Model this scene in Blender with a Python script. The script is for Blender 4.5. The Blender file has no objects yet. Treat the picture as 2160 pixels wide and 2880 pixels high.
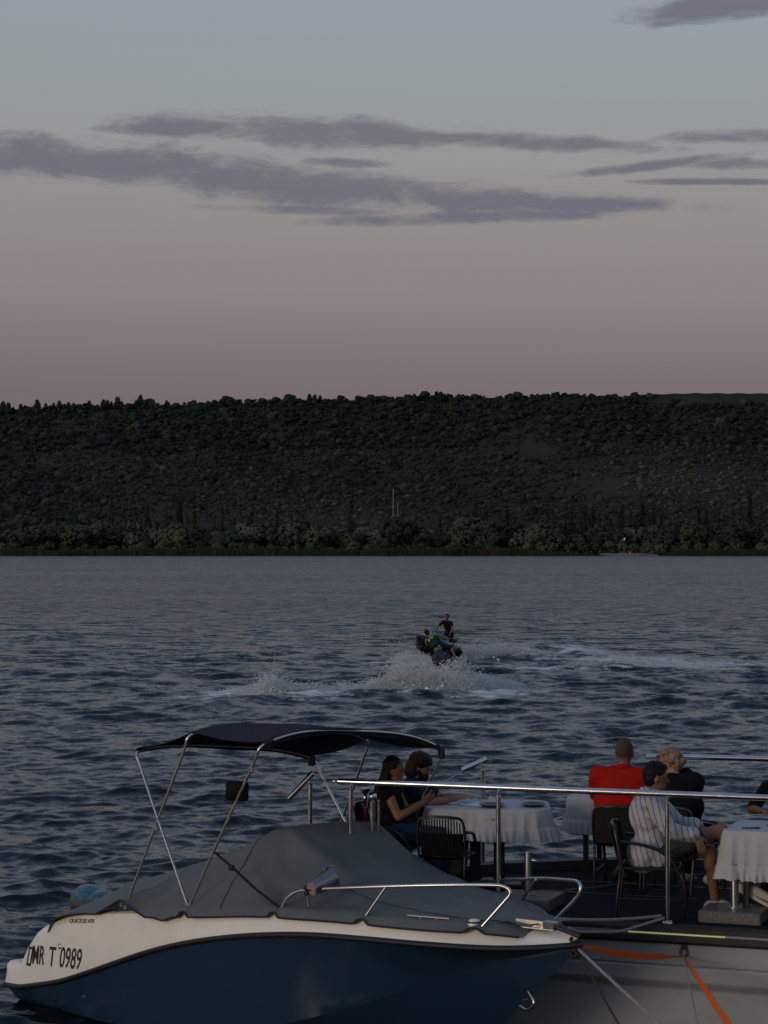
import bpy, bmesh, math, random
import numpy as np
from mathutils import Vector, Matrix, Quaternion

R = math.radians
random.seed(7)
rng = np.random.default_rng(7)
scene = bpy.context.scene
col = scene.collection

# ------------------------------------------------------------------ camera
CAM_H, FPX, HZ = 4.4, 6200.0, 1539.0          # eye height, focal length and horizon row in photo pixels (2160 x 2880)
PITCH = math.atan((HZ - 1440) / FPX)
cam_d = bpy.data.cameras.new('camera')
cam = bpy.data.objects.new('camera', cam_d)
col.objects.link(cam)
cam.location = (0, 0, CAM_H)
cam.rotation_euler = (R(90) + PITCH, 0, 0)
cam_d.sensor_fit = 'VERTICAL'
cam_d.sensor_height = 36
cam_d.sensor_width = 27
cam_d.lens = FPX / 2880 * 36
cam_d.clip_start = 0.5
cam_d.clip_end = 20000
scene.camera = cam
scene.render.resolution_x, scene.render.resolution_y = 768, 1024

# ------------------------------------------------------------------ sun and sky
SUN_AZ, SUN_EL = R(-132), R(6)                # behind the photographer, to the left
sun_d = bpy.data.lights.new('sun', 'SUN')
sun_d.energy = 0.98
sun_d.angle = R(24)
sun_d.color = (1.0, 0.85, 0.66)
sun = bpy.data.objects.new('sun', sun_d)
col.objects.link(sun)
sdir = Vector((math.sin(SUN_AZ) * math.cos(SUN_EL), math.cos(SUN_AZ) * math.cos(SUN_EL), math.sin(SUN_EL)))
sun.rotation_euler = (-sdir).to_track_quat('-Z', 'Y').to_euler()

world = bpy.data.worlds.new('World')
scene.world = world
world.use_nodes = True
WN, WL = world.node_tree.nodes, world.node_tree.links
WN.clear()


def wnode(kind, **kw):
    n = WN.new(kind)
    for k, v in kw.items():
        setattr(n, k, v)
    return n


def wmath(op, a, b=None, c=None, clamp=False):
    n = WN.new('ShaderNodeMath')
    n.operation = op
    n.use_clamp = clamp
    for i, v in enumerate((a, b, c)):
        if v is None:
            continue
        if isinstance(v, (int, float)):
            n.inputs[i].default_value = v
        else:
            WL.new(v, n.inputs[i])
    return n.outputs[0]


def srgb(*c):
    return tuple(((v / 255) / 12.92 if v / 255 <= 0.04045 else ((v / 255 + 0.055) / 1.055) ** 2.4) for v in c)


def wmix(fac, a, b, blend='MIX'):
    n = WN.new('ShaderNodeMix')
    n.data_type = 'RGBA'
    n.blend_type = blend
    for sock, v in ((n.inputs[0], fac), (n.inputs[6], a), (n.inputs[7], b)):
        if isinstance(v, (int, float)):
            sock.default_value = v
        elif isinstance(v, tuple):
            sock.default_value = v if len(v) == 4 else (*v, 1)
        else:
            WL.new(v, sock)
    return n.outputs[2]


tc = wnode('ShaderNodeTexCoord')
sep = wnode('ShaderNodeSeparateXYZ')
WL.new(tc.outputs['Generated'], sep.inputs[0])
az = wmath('ARCTAN2', sep.outputs[0], sep.outputs[1])
el = wmath('ARCSINE', sep.outputs[2])
ramp = wnode('ShaderNodeValToRGB')
WL.new(wmath('DIVIDE', el, math.pi / 2, clamp=True), ramp.inputs[0])
SKY = [(0.0, (96, 90, 98)), (3.0, (103, 94, 101)), (4.4, (112, 101, 107)), (6.5, (134, 123, 120)),
       (8.8, (144, 137, 131)), (10.6, (148, 151, 147)), (12.0, (149, 156, 155)), (14.0, (148, 156, 163)),
       (22.0, (136, 150, 166)), (45.0, (112, 130, 155)), (90.0, (92, 112, 142))]
ce = ramp.color_ramp
while len(ce.elements) < len(SKY):
    ce.elements.new(0.5)
for e, (d, c) in zip(ce.elements, SKY):
    e.position = d / 90
    e.color = (*srgb(*c), 1)
sky = wnode('ShaderNodeTexSky', sky_type='NISHITA', sun_disc=False, sun_elevation=SUN_EL, sun_rotation=SUN_AZ,
            air_density=1.0, dust_density=2.0, ozone_density=2.0)
twilight = wmix(1.0, wmix(1.0, ramp.outputs[0], (8.2, 8.1, 8.2), 'MULTIPLY'),
                wmix(1.0, sky.outputs[0], (0.25, 0.19, 0.22), 'MULTIPLY'), 'ADD')

# thin stratus banks: soft ellipses in azimuth and elevation, frayed by stretched noise
comb = wnode('ShaderNodeCombineXYZ')
WL.new(wmath('MULTIPLY', az, 26.0), comb.inputs[0])
WL.new(wmath('MULTIPLY', el, 88.0), comb.inputs[1])
comb.inputs[2].default_value = 3.7
nz = wnode('ShaderNodeTexNoise')
nz.inputs['Scale'].default_value = 1.0
nz.inputs['Detail'].default_value = 9
nz.inputs['Roughness'].default_value = 0.68
nz.inputs['Distortion'].default_value = 0.35
WL.new(comb.outputs[0], nz.inputs['Vector'])
comb2 = wnode('ShaderNodeCombineXYZ')
WL.new(wmath('MULTIPLY', az, 5.0), comb2.inputs[0])
WL.new(wmath('MULTIPLY', el, 30.0), comb2.inputs[1])
comb2.inputs[2].default_value = 9.1
nz2 = wnode('ShaderNodeTexNoise')
nz2.inputs['Scale'].default_value = 1.0
nz2.inputs['Detail'].default_value = 3
WL.new(comb2.outputs[0], nz2.inputs['Vector'])
# (photo column, row of the bank's middle, half length, half height, slope) in photo pixels -> angles
BANKS = [(250, 455, 520, 58, 0.04), (700, 505, 520, 62, 0.12), (1150, 545, 520, 46, 0.06), (1600, 575, 330, 24, 0.04),
         (900, 368, 460, 44, 0.04), (1380, 390, 420, 24, 0.06), (520, 362, 220, 20, -0.02), (1330, 610, 380, 20, -0.02),
         (880, 590, 260, 14, 0.02), (2090, 398, 200, 20, 0.02), (1840, 470, 240, 13, -0.10), (2070, 470, 160, 16, 0.04), (1990, 520, 200, 9, 0.02),
         (2030, 34, 290, 34, -0.05), (960, 455, 110, 14, 0.02)]
best = None
for (cx, cy, hl, hh, sl) in BANKS:
    a0, e0 = math.atan((cx - 1080) / FPX), math.atan((HZ - cy) / FPX)
    da = wmath('SUBTRACT', az, a0)
    de = wmath('ADD', wmath('SUBTRACT', el, e0), wmath('MULTIPLY', da, sl))
    q = wmath('ADD', wmath('POWER', wmath('ABSOLUTE', wmath('DIVIDE', da, hl * 1.05 / FPX)), 2.0),
              wmath('POWER', wmath('ABSOLUTE', wmath('DIVIDE', de, hh * .98 / FPX)), 2.0))
    v = wmath('SUBTRACT', 1.0, q)
    best = v if best is None else wmath('MAXIMUM', best, v)
# the same kind of cloud drifts over the rest of the sky
far_band = wmath('SUBTRACT', wmath('MULTIPLY', nz2.outputs[0], 6.0), 4.6)
elev_gate = wmath('MULTIPLY', wmath('SUBTRACT', wmath('ABSOLUTE', az), 0.22), 30.0)
far_band = wmath('MINIMUM', far_band, elev_gate)
best = wmath('MAXIMUM', wmath('MAXIMUM', best, far_band), -3.0)
frayed = wmath('ADD', best, wmath('MULTIPLY', wmath('SUBTRACT', nz.outputs[0], 0.50), 5.2))
mask = wnode('ShaderNodeMapRange', interpolation_type='SMOOTHSTEP')
WL.new(frayed, mask.inputs[0])
mask.inputs[1].default_value = -0.7
mask.inputs[2].default_value = 1.15
mask.inputs[4].default_value = 0.92
cl_tone = wmix(wmath('MULTIPLY', wmath('SUBTRACT', nz2.outputs[0], 0.3), 1.6, clamp=True),
               tuple(8.9 * v for v in srgb(106, 108, 122)), tuple(8.9 * v for v in srgb(120, 115, 124)))
full_sky = wmix(mask.outputs[0], twilight, cl_tone)
bg = wnode('ShaderNodeBackground')
bg.inputs['Strength'].default_value = 0.11
WL.new(full_sky, bg.inputs['Color'])
wo = wnode('ShaderNodeOutputWorld')
WL.new(bg.outputs[0], wo.inputs['Surface'])

scene.view_settings.view_transform = 'Standard'
scene.view_settings.look = 'None'
scene.view_settings.exposure = 0.0
scene.view_settings.gamma = 1.0
scene.view_settings.use_curve_mapping = False
scene.render.engine = 'CYCLES'
scene.cycles.use_denoising = True
scene.cycles.max_bounces = 6
scene.cycles.caustics_reflective = False
scene.cycles.caustics_refractive = False


# ------------------------------------------------------------------ helpers
def ray(px, py):
    x, v = (px - 1080) / FPX, -(py - 1440) / FPX
    c, s = math.cos(PITCH), math.sin(PITCH)
    return Vector((x, c - v * s, s + v * c))


def at(px, py, Y):
    d = ray(px, py)
    return Vector((0, 0, CAM_H)) + d * (Y / d.y)


def onz(px, py, z):
    d = ray(px, py)
    return Vector((0, 0, CAM_H)) + d * ((z - CAM_H) / d.z)


def proj_np(P):
    P = np.asarray(P, float) - np.array([0, 0, CAM_H])
    c, s = math.cos(PITCH), math.sin(PITCH)
    d = P[..., 1] * c + P[..., 2] * s
    v = -P[..., 1] * s + P[..., 2] * c
    return 1080 + FPX * P[..., 0] / d, 1440 - FPX * v / d


def lerp(a, b, t):
    return a + (b - a) * t


def V(*a):
    return Vector(a)


MATS = {}


def mat(name, color, rough=0.6, metal=0.0, spec=0.5, vary=0.0, vscale=6.0, bump=0.0, bscale=40.0, coat=0.0, emit=None,
        color2=None, stretch=None, rand=0.0, ior=1.45, sheen=0.0, transm=0.0):
    if name in MATS:
        return MATS[name]
    m = bpy.data.materials.new(name)
    m.use_nodes = True
    N, L = m.node_tree.nodes, m.node_tree.links
    b = N['Principled BSDF']
    b.inputs['Roughness'].default_value = rough
    b.inputs['Metallic'].default_value = metal
    b.inputs['Specular IOR Level'].default_value = spec
    b.inputs['IOR'].default_value = ior
    b.inputs['Coat Weight'].default_value = coat
    b.inputs['Coat Roughness'].default_value = 0.08
    b.inputs['Sheen Weight'].default_value = sheen
    b.inputs['Transmission Weight'].default_value = transm
    b.inputs['Base Color'].default_value = (*color, 1)
    tcn = N.new('ShaderNodeTexCoord')
    vec = tcn.outputs['Object']
    if stretch:
        mp = N.new('ShaderNodeMapping')
        mp.inputs['Scale'].default_value = stretch
        L.new(vec, mp.inputs[0])
        vec = mp.outputs[0]
    if vary or color2 or rand:
        n = N.new('ShaderNodeTexNoise')
        n.inputs['Scale'].default_value = vscale
        n.inputs['Detail'].default_value = 5
        n.inputs['Roughness'].default_value = 0.6
        L.new(vec, n.inputs['Vector'])
        c2 = color2 if color2 else tuple(v * (1 - vary) for v in color)
        c1 = color if color2 else tuple(min(1, v * (1 + vary * 0.6)) for v in color)
        r = N.new('ShaderNodeValToRGB')
        r.color_ramp.elements[0].position = 0.33
        r.color_ramp.elements[1].position = 0.67
        r.color_ramp.elements[0].color = (*c2, 1)
        r.color_ramp.elements[1].color = (*c1, 1)
        L.new(n.outputs[0], r.inputs[0])
        out = r.outputs[0]
        if rand:
            oi = N.new('ShaderNodeObjectInfo')
            hs = N.new('ShaderNodeHueSaturation')
            mr = N.new('ShaderNodeMapRange')
            mr.inputs[3].default_value = 1 - rand
            mr.inputs[4].default_value = 1 + rand
            L.new(oi.outputs['Random'], mr.inputs[0])
            L.new(mr.outputs[0], hs.inputs['Value'])
            L.new(out, hs.inputs['Color'])
            out = hs.outputs[0]
        L.new(out, b.inputs['Base Color'])
        rr = N.new('ShaderNodeMapRange')
        rr.inputs[3].default_value = max(0.02, rough - 0.08)
        rr.inputs[4].default_value = min(1, rough + 0.08)
        L.new(n.outputs[0], rr.inputs[0])
        L.new(rr.outputs[0], b.inputs['Roughness'])
    if bump:
        n2 = N.new('ShaderNodeTexNoise')
        n2.inputs['Scale'].default_value = bscale
        n2.inputs['Detail'].default_value = 4
        L.new(vec, n2.inputs['Vector'])
        bp = N.new('ShaderNodeBump')
        bp.inputs['Strength'].default_value = min(1, bump)
        bp.inputs['Distance'].default_value = 0.02
        L.new(n2.outputs[0], bp.inputs['Height'])
        L.new(bp.outputs[0], b.inputs['Normal'])
    if emit:
        b.inputs['Emission Color'].default_value = (*emit[0], 1)
        b.inputs['Emission Strength'].default_value = emit[1]
    MATS[name] = m
    return m


class MB:
    """collects shapes; build() links them as one mesh object"""

    def __init__(self):
        self.v, self.f = [], []

    def add(self, vs, fs):
        o = len(self.v)
        self.v += [tuple(p) for p in vs]
        self.f += [tuple(i + o for i in f) for f in fs]
        return self

    def box(self, c, s, rot=None, bev=0.0):
        c = Vector(c)
        hx, hy, hz = s[0] / 2, s[1] / 2, s[2] / 2
        if bev:
            b = min(bev, hx * .9, hy * .9, hz * .9)
            pts = []
            for sx in (-1, 1):
                for sy in (-1, 1):
                    for sz in (-1, 1):
                        pts += [V(sx * hx, sy * (hy - b), sz * (hz - b)), V(sx * (hx - b), sy * hy, sz * (hz - b)),
                                V(sx * (hx - b), sy * (hy - b), sz * hz)]
            bm = bmesh.new()
            for p in pts:
                bm.verts.new(p)
            bmesh.ops.convex_hull(bm, input=bm.verts)
            bmesh.ops.dissolve_limit(bm, angle_limit=0.02, verts=bm.verts, edges=bm.edges)
            bm.verts.index_update()
            vs = [v.co.copy() for v in bm.verts]
            fs = [[v.index for v in f.verts] for f in bm.faces]
            bm.free()
        else:
            vs = [V(x * hx, y * hy, z * hz) for x in (-1, 1) for y in (-1, 1) for z in (-1, 1)]
            fs = [(0, 1, 3, 2), (4, 6, 7, 5), (0, 4, 5, 1), (2, 3, 7, 6), (0, 2, 6, 4), (1, 5, 7, 3)]
        if rot is not None:
            vs = [rot @ p for p in vs]
        return self.add([c + p for p in vs], fs)

    def tube(self, path, r, seg=8, cap=True, flat=None):
        P = [Vector(p) for p in path]
        n = len(P)
        rs = [r] * n if isinstance(r, (int, float)) else list(r)
        T = []
        for i in range(n):
            t = P[min(i + 1, n - 1)] - P[max(i - 1, 0)]
            T.append(t.normalized() if t.length > 1e-9 else V(0, 0, 1))
        up = V(0, 0, 1) if abs(T[0].z) < 0.9 else V(1, 0, 0)
        a = T[0].cross(up).normalized()
        vs, fs = [], []
        for i in range(n):
            if i:
                q = T[i - 1].rotation_difference(T[i])
                a = q @ a
                a = (a - T[i] * a.dot(T[i])).normalized()
            b = T[i].cross(a)
            for k in range(seg):
                w = 2 * math.pi * k / seg
                fl = flat if flat else 1.0
                vs.append(P[i] + a * (math.cos(w) * rs[i]) + b * (math.sin(w) * rs[i] * fl))
        for i in range(n - 1):
            for k in range(seg):
                k2 = (k + 1) % seg
                fs.append((i * seg + k, i * seg + k2, (i + 1) * seg + k2, (i + 1) * seg + k))
        if cap:
            fs.append(tuple(range(seg))[::-1])
            fs.append(tuple((n - 1) * seg + k for k in range(seg)))
        return self.add(vs, fs)

    def capsule(self, p0, r0, p1, r1, seg=12):
        p0, p1 = Vector(p0), Vector(p1)
        d = (p1 - p0)
        ln = d.length
        d = d.normalized() if ln > 1e-6 else V(0, 0, 1)
        path, rs = [], []
        for k in range(4):
            a = math.pi / 2 * (1 - k / 4)
            path.append(p0 - d * (r0 * math.sin(a)))
            rs.append(max(0.0015, r0 * math.cos(a)))
        for k in range(5):
            path.append(p0.lerp(p1, k / 4))
            rs.append(lerp(r0, r1, k / 4))
        for k in range(1, 5):
            a = math.pi / 2 * k / 4
            path.append(p1 + d * (r1 * math.sin(a)))
            rs.append(max(0.0015, r1 * math.cos(a)))
        P2, R2 = [], []
        for p, r in zip(path, rs):
            if P2 and (p - P2[-1]).length < 1e-5:
                continue
            P2.append(p)
            R2.append(r)
        # straight tube: constant frame
        up = V(0, 0, 1) if abs(d.z) < 0.9 else V(1, 0, 0)
        a = d.cross(up).normalized()
        b = d.cross(a)
        vs, fs = [], []
        for p, r in zip(P2, R2):
            for k in range(seg):
                w = 2 * math.pi * k / seg
                vs.append(p + a * (math.cos(w) * r) + b * (math.sin(w) * r))
        for i in range(len(P2) - 1):
            for k in range(seg):
                k2 = (k + 1) % seg
                fs.append((i * seg + k, i * seg + k2, (i + 1) * seg + k2, (i + 1) * seg + k))
        fs.append(tuple(range(seg))[::-1])
        fs.append(tuple((len(P2) - 1) * seg + k for k in range(seg)))
        return self.add(vs, fs)

    def ell(self, c, r, rot=None, seg=16, rings=10):
        c = Vector(c)
        vs, fs = [V(0, 0, r[2])], []
        for i in range(1, rings):
            th = math.pi * i / rings
            for k in range(seg):
                ph = 2 * math.pi * k / seg
                vs.append(V(r[0] * math.sin(th) * math.cos(ph), r[1] * math.sin(th) * math.sin(ph), r[2] * math.cos(th)))
        vs.append(V(0, 0, -r[2]))
        last = len(vs) - 1
        for k in range(seg):
            k2 = (k + 1) % seg
            fs.append((0, 1 + k, 1 + k2))
            for i in range(rings - 2):
                a, b2 = 1 + i * seg, 1 + (i + 1) * seg
                fs.append((a + k, b2 + k, b2 + k2, a + k2))
            a = 1 + (rings - 2) * seg
            fs.append((a + k, last, a + k2))
        if rot is not None:
            vs = [rot @ p for p in vs]
        return self.add([c + p for p in vs], fs)

    def lathe(self, prof, c=(0, 0, 0), axis=(0, 0, 1), seg=20):
        c = Vector(c)
        q = V(0, 0, 1).rotation_difference(Vector(axis).normalized())
        vs, fs = [], []
        for r, z in prof:
            for k in range(seg):
                w = 2 * math.pi * k / seg
                vs.append(c + q @ V(max(r, 1e-4) * math.cos(w), max(r, 1e-4) * math.sin(w), z))
        for i in range(len(prof) - 1):
            for k in range(seg):
                k2 = (k + 1) % seg
                fs.append((i * seg + k, i * seg + k2, (i + 1) * seg + k2, (i + 1) * seg + k))
        fs.append(tuple(range(seg))[::-1])
        fs.append(tuple((len(prof) - 1) * seg + k for k in range(seg)))
        return self.add(vs, fs)

    def grid(self, rows, closed=False):
        n, m = len(rows), len(rows[0])
        vs = [p for r in rows for p in r]
        fs = []
        for i in range(n - 1):
            for k in range(m if closed else m - 1):
                k2 = (k + 1) % m
                fs.append((i * m + k, i * m + k2, (i + 1) * m + k2, (i + 1) * m + k))
        return self.add(vs, fs)

    def prism(self, outline, z0, z1):
        """outline of (x, y) points, extruded from z0 to z1"""
        n = len(outline)
        vs = [V(x, y, z0) for x, y in outline] + [V(x, y, z1) for x, y in outline]
        fs = [tuple(range(n))[::-1], tuple(range(n, 2 * n))]
        fs += [(k, (k + 1) % n, n + (k + 1) % n, n + k) for k in range(n)]
        return self.add(vs, fs)

    def mesh(self, name):
        me = bpy.data.meshes.new(name)
        me.from_pydata([tuple(p) for p in self.v], [], self.f)
        me.validate()
        me.update()
        return me

    def build(self, name, material, parent=None, smooth=True, angle=52, fix=True):
        me = self.mesh(name)
        return finish(name, me, material, parent, smooth, angle, fix)


def finish(name, me, material, parent=None, smooth=True, angle=52, fix=True):
    if fix:
        bm = bmesh.new()
        bm.from_mesh(me)
        bmesh.ops.recalc_face_normals(bm, faces=bm.faces)
        bm.to_mesh(me)
        bm.free()
    if smooth:
        me.shade_smooth()
        if angle:
            me.set_sharp_from_angle(angle=R(angle))
    o = bpy.data.objects.new(name, me)
    if material is not None:
        me.materials.append(material)
    col.objects.link(o)
    o.parent = parent
    return o


def remesh(mb, voxel, smooth_it=4, ratio=None, sub=None):
    """one continuous skin round all shapes in mb"""
    me = mb.mesh('tmp')
    o = bpy.data.objects.new('tmp', me)
    col.objects.link(o)
    md = o.modifiers.new('r', 'REMESH')
    md.mode = 'VOXEL'
    md.voxel_size = voxel
    if smooth_it:
        s = o.modifiers.new('s', 'SMOOTH')
        s.iterations = smooth_it
        s.factor = 0.5
    if ratio:
        d = o.modifiers.new('d', 'DECIMATE')
        d.ratio = ratio
    dg = bpy.context.evaluated_depsgraph_get()
    new = bpy.data.meshes.new_from_object(o.evaluated_get(dg))
    bpy.data.objects.remove(o)
    bpy.data.meshes.remove(me)
    new.materials.clear()
    return new


def tag(o, label, cat, group=None, kind=None):
    if label:
        o['label'] = label
    if cat:
        o['category'] = cat
    if group:
        o['group'] = group
    if kind:
        o['kind'] = kind
    return o


def structure(o):
    o['kind'] = 'structure'
    return o


def empty(name, loc=(0, 0, 0), rotz=0.0, label=None, cat=None, group=None, matrix=None):
    o = bpy.data.objects.new(name, None)
    o.empty_display_size = 0.2
    col.objects.link(o)
    if matrix is not None:
        o.matrix_world = matrix
    else:
        o.location = loc
        o.rotation_euler = (0, 0, rotz)
    tag(o, label, cat, group)
    return o


def copy_tree(o, parent=None):
    c = o.copy()
    col.objects.link(c)
    c.parent = parent
    for ch in list(o.children):
        copy_tree(ch, c)
    return c


def smooth_path(pts, n=6):
    """Catmull-Rom through pts"""
    P = [Vector(p) for p in pts]
    out = []
    for i in range(len(P) - 1):
        p0, p1, p2, p3 = P[max(i - 1, 0)], P[i], P[i + 1], P[min(i + 2, len(P) - 1)]
        for k in range(n):
            t = k / n
            out.append(0.5 * ((2 * p1) + (p2 - p0) * t + (2 * p0 - 5 * p1 + 4 * p2 - p3) * t * t + (3 * p1 - p0 - 3 * p2 + p3) * t ** 3))
    out.append(P[-1])
    return out

# ------------------------------------------------------------------ water
def seg_dist(px, py, line):
    """distance of points to a polyline and the 0..1 place along it"""
    best = np.full(px.shape, 1e9)
    tt = np.zeros(px.shape)
    n = len(line) - 1
    for i in range(n):
        ax, ay = line[i]
        bx, by = line[i + 1]
        dx, dy = bx - ax, by - ay
        t = np.clip(((px - ax) * dx + (py - ay) * dy) / (dx * dx + dy * dy), 0, 1)
        d = np.hypot(px - ax - t * dx, py - ay - t * dy)
        m = d < best
        best[m] = d[m]
        tt[m] = ((i + t) / n)[m]
    return best, tt


def wp(px, py):
    p = onz(px, py, 0)
    return (p.x, p.y)


def vnoise(x, y, seed):
    """cheap smooth noise -1..1"""
    r = np.random.default_rng(seed)
    out = np.zeros_like(x)
    for k in range(7):
        a = r.uniform(0, 6.283)
        s = r.uniform(0.6, 1.6)
        out += np.sin(x * math.cos(a) * s + y * math.sin(a) * s + r.uniform(0, 6.283))
    return out / 3.0


# wakes: (polyline, half width, height) ridges of water
RIDGES = [([wp(1395, 1862), wp(1560, 1850), wp(1740, 1862)], 1.9, 0.36), ([wp(20, 1905), wp(180, 1888), wp(420, 1893)], 1.6, 0.20),
          ([wp(0, 1945), wp(250, 1938), wp(480, 1948)], 1.2, 0.18), ([wp(560, 1858), wp(760, 1842), wp(940, 1852)], 2.0, 0.22),
          ([wp(640, 1972), wp(900, 1962), wp(1150, 1966), wp(1480, 1950)], 0.9, 0.16), ([wp(480, 2010), wp(620, 1998), wp(780, 2012)], 0.9, 0.17),
          ([wp(1650, 1985), wp(1900, 1975), wp(2160, 1990)], 0.9, 0.14), ([wp(1700, 1925), wp(1950, 1910), wp(2160, 1905)], 1.3, 0.16),
          ([wp(0, 1800), wp(220, 1793)], 2.4, 0.2)]
# foam: (polyline, half width in metres, strength)
FOAMS = [([wp(1290, 1858), wp(1480, 1846), wp(1700, 1852), wp(1950, 1868), wp(2120, 1880)], 5.5, 1.0),
         ([wp(1330, 1876), wp(1600, 1880), wp(1850, 1876), wp(2090, 1872)], 1.8, 1.0),
         ([wp(820, 1872), wp(980, 1866), wp(1130, 1874), wp(1230, 1880)], 2.2, .8), ([wp(880, 1860), wp(1150, 1862)], 1.2, .6),
         ([wp(380, 1940), wp(560, 1943), wp(640, 1950)], 1.3, .7),
         ([wp(610, 1946), wp(760, 1956), wp(960, 1952), wp(1100, 1950), wp(1300, 1950), wp(1460, 1938)], 2.6, 1.5),
         ([wp(1110, 1858), wp(1240, 1862)], 3.0, 1.2),
         ([wp(0, 1903), wp(170, 1906)], 0.5, 0.45), ([wp(1950, 1990), wp(2160, 2000)], 0.35, 0.35)]


def wave_field(X, Y, step):
    r = np.random.default_rng(21)
    Z = np.zeros_like(X)
    DX = np.zeros_like(X)
    DY = np.zeros_like(X)
    rough = 0.80 + 0.55 * np.exp(-((Y - 74) / 22.0) ** 2)
    patch = 1.0 + 0.35 * vnoise(X * 0.10, Y * 0.07, 5)
    NW = 96
    for i in range(NW):
        lam = 0.20 * (3.6 / 0.20) ** (i / (NW - 1))
        th = r.normal(R(97), R(27)) + (R(25) if i % 5 == 0 else 0)
        k = 2 * math.pi / lam
        slope = 0.0300 * (1.0 if lam < 1.2 else (1.2 / lam) ** 0.5)
        fade = np.clip((lam / step - 2.2) / 2.5, 0, 1)
        amp = slope / k * fade * rough * patch
        ph = k * (X * math.cos(th) + Y * math.sin(th)) + r.uniform(0, 6.283)
        s, c = np.sin(ph), np.cos(ph)
        Z += amp * c
        DX -= amp * 0.9 * math.cos(th) * s
        DY -= amp * 0.9 * math.sin(th) * s
    for line, w, h in RIDGES:
        d, t = seg_dist(X, Y, line)
        Z += 1.35 * h * np.exp(-(d / w) ** 2) * np.sin(np.pi * np.clip(t, 0.02, 0.98)) ** 0.6
    return Z, DX, DY


ys, y = [], 12.5
while y < 320:
    ys.append(y)
    y += max(0.036, 0.42 * y * y / 9700)
while y < 1150:
    ys.append(y)
    y *= 1.03
ys.append(1150)
ys = np.array(ys)
NC = 620
tcol = np.linspace(-1, 1, NC)
tcol = 0.72 * tcol + 0.28 * tcol ** 3
GX = tcol[None, :] * (0.27 * ys[:, None] + 4.0)
GY = np.repeat(ys[:, None], NC, 1)
stp = np.repeat(np.gradient(ys)[:, None], NC, 1)
stp = np.maximum(stp, np.abs(np.gradient(GX, axis=1)))
GZ, GDX, GDY = wave_field(GX, GY, stp)
foam = np.zeros_like(GX)
for line, w, s in FOAMS:
    d, t = seg_dist(GX, GY, line)
    foam = np.maximum(foam, s * np.exp(-(d / w) ** 2) * np.clip(np.minimum(t, 1 - t) * 8 + 0.25, 0, 1))
verts = np.stack([GX + GDX, GY + GDY, GZ], -1).reshape(-1, 3)
nr = len(ys)
idx = np.arange(nr * NC).reshape(nr, NC)
quads = np.stack([idx[:-1, :-1], idx[:-1, 1:], idx[1:, 1:], idx[1:, :-1]], -1).reshape(-1, 4)
wme = bpy.data.meshes.new('water')
wme.vertices.add(len(verts))
wme.vertices.foreach_set('co', verts.astype(np.float32).ravel())
wme.loops.add(quads.size)
wme.loops.foreach_set('vertex_index', quads.astype(np.int32).ravel())
wme.polygons.add(len(quads))
wme.polygons.foreach_set('loop_start', np.arange(0, quads.size, 4, dtype=np.int32))
wme.update(calc_edges=True)
att = wme.attributes.new('foam', 'FLOAT', 'POINT')
att.data.foreach_set('value', foam.astype(np.float32).ravel())
wme.shade_smooth()


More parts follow.
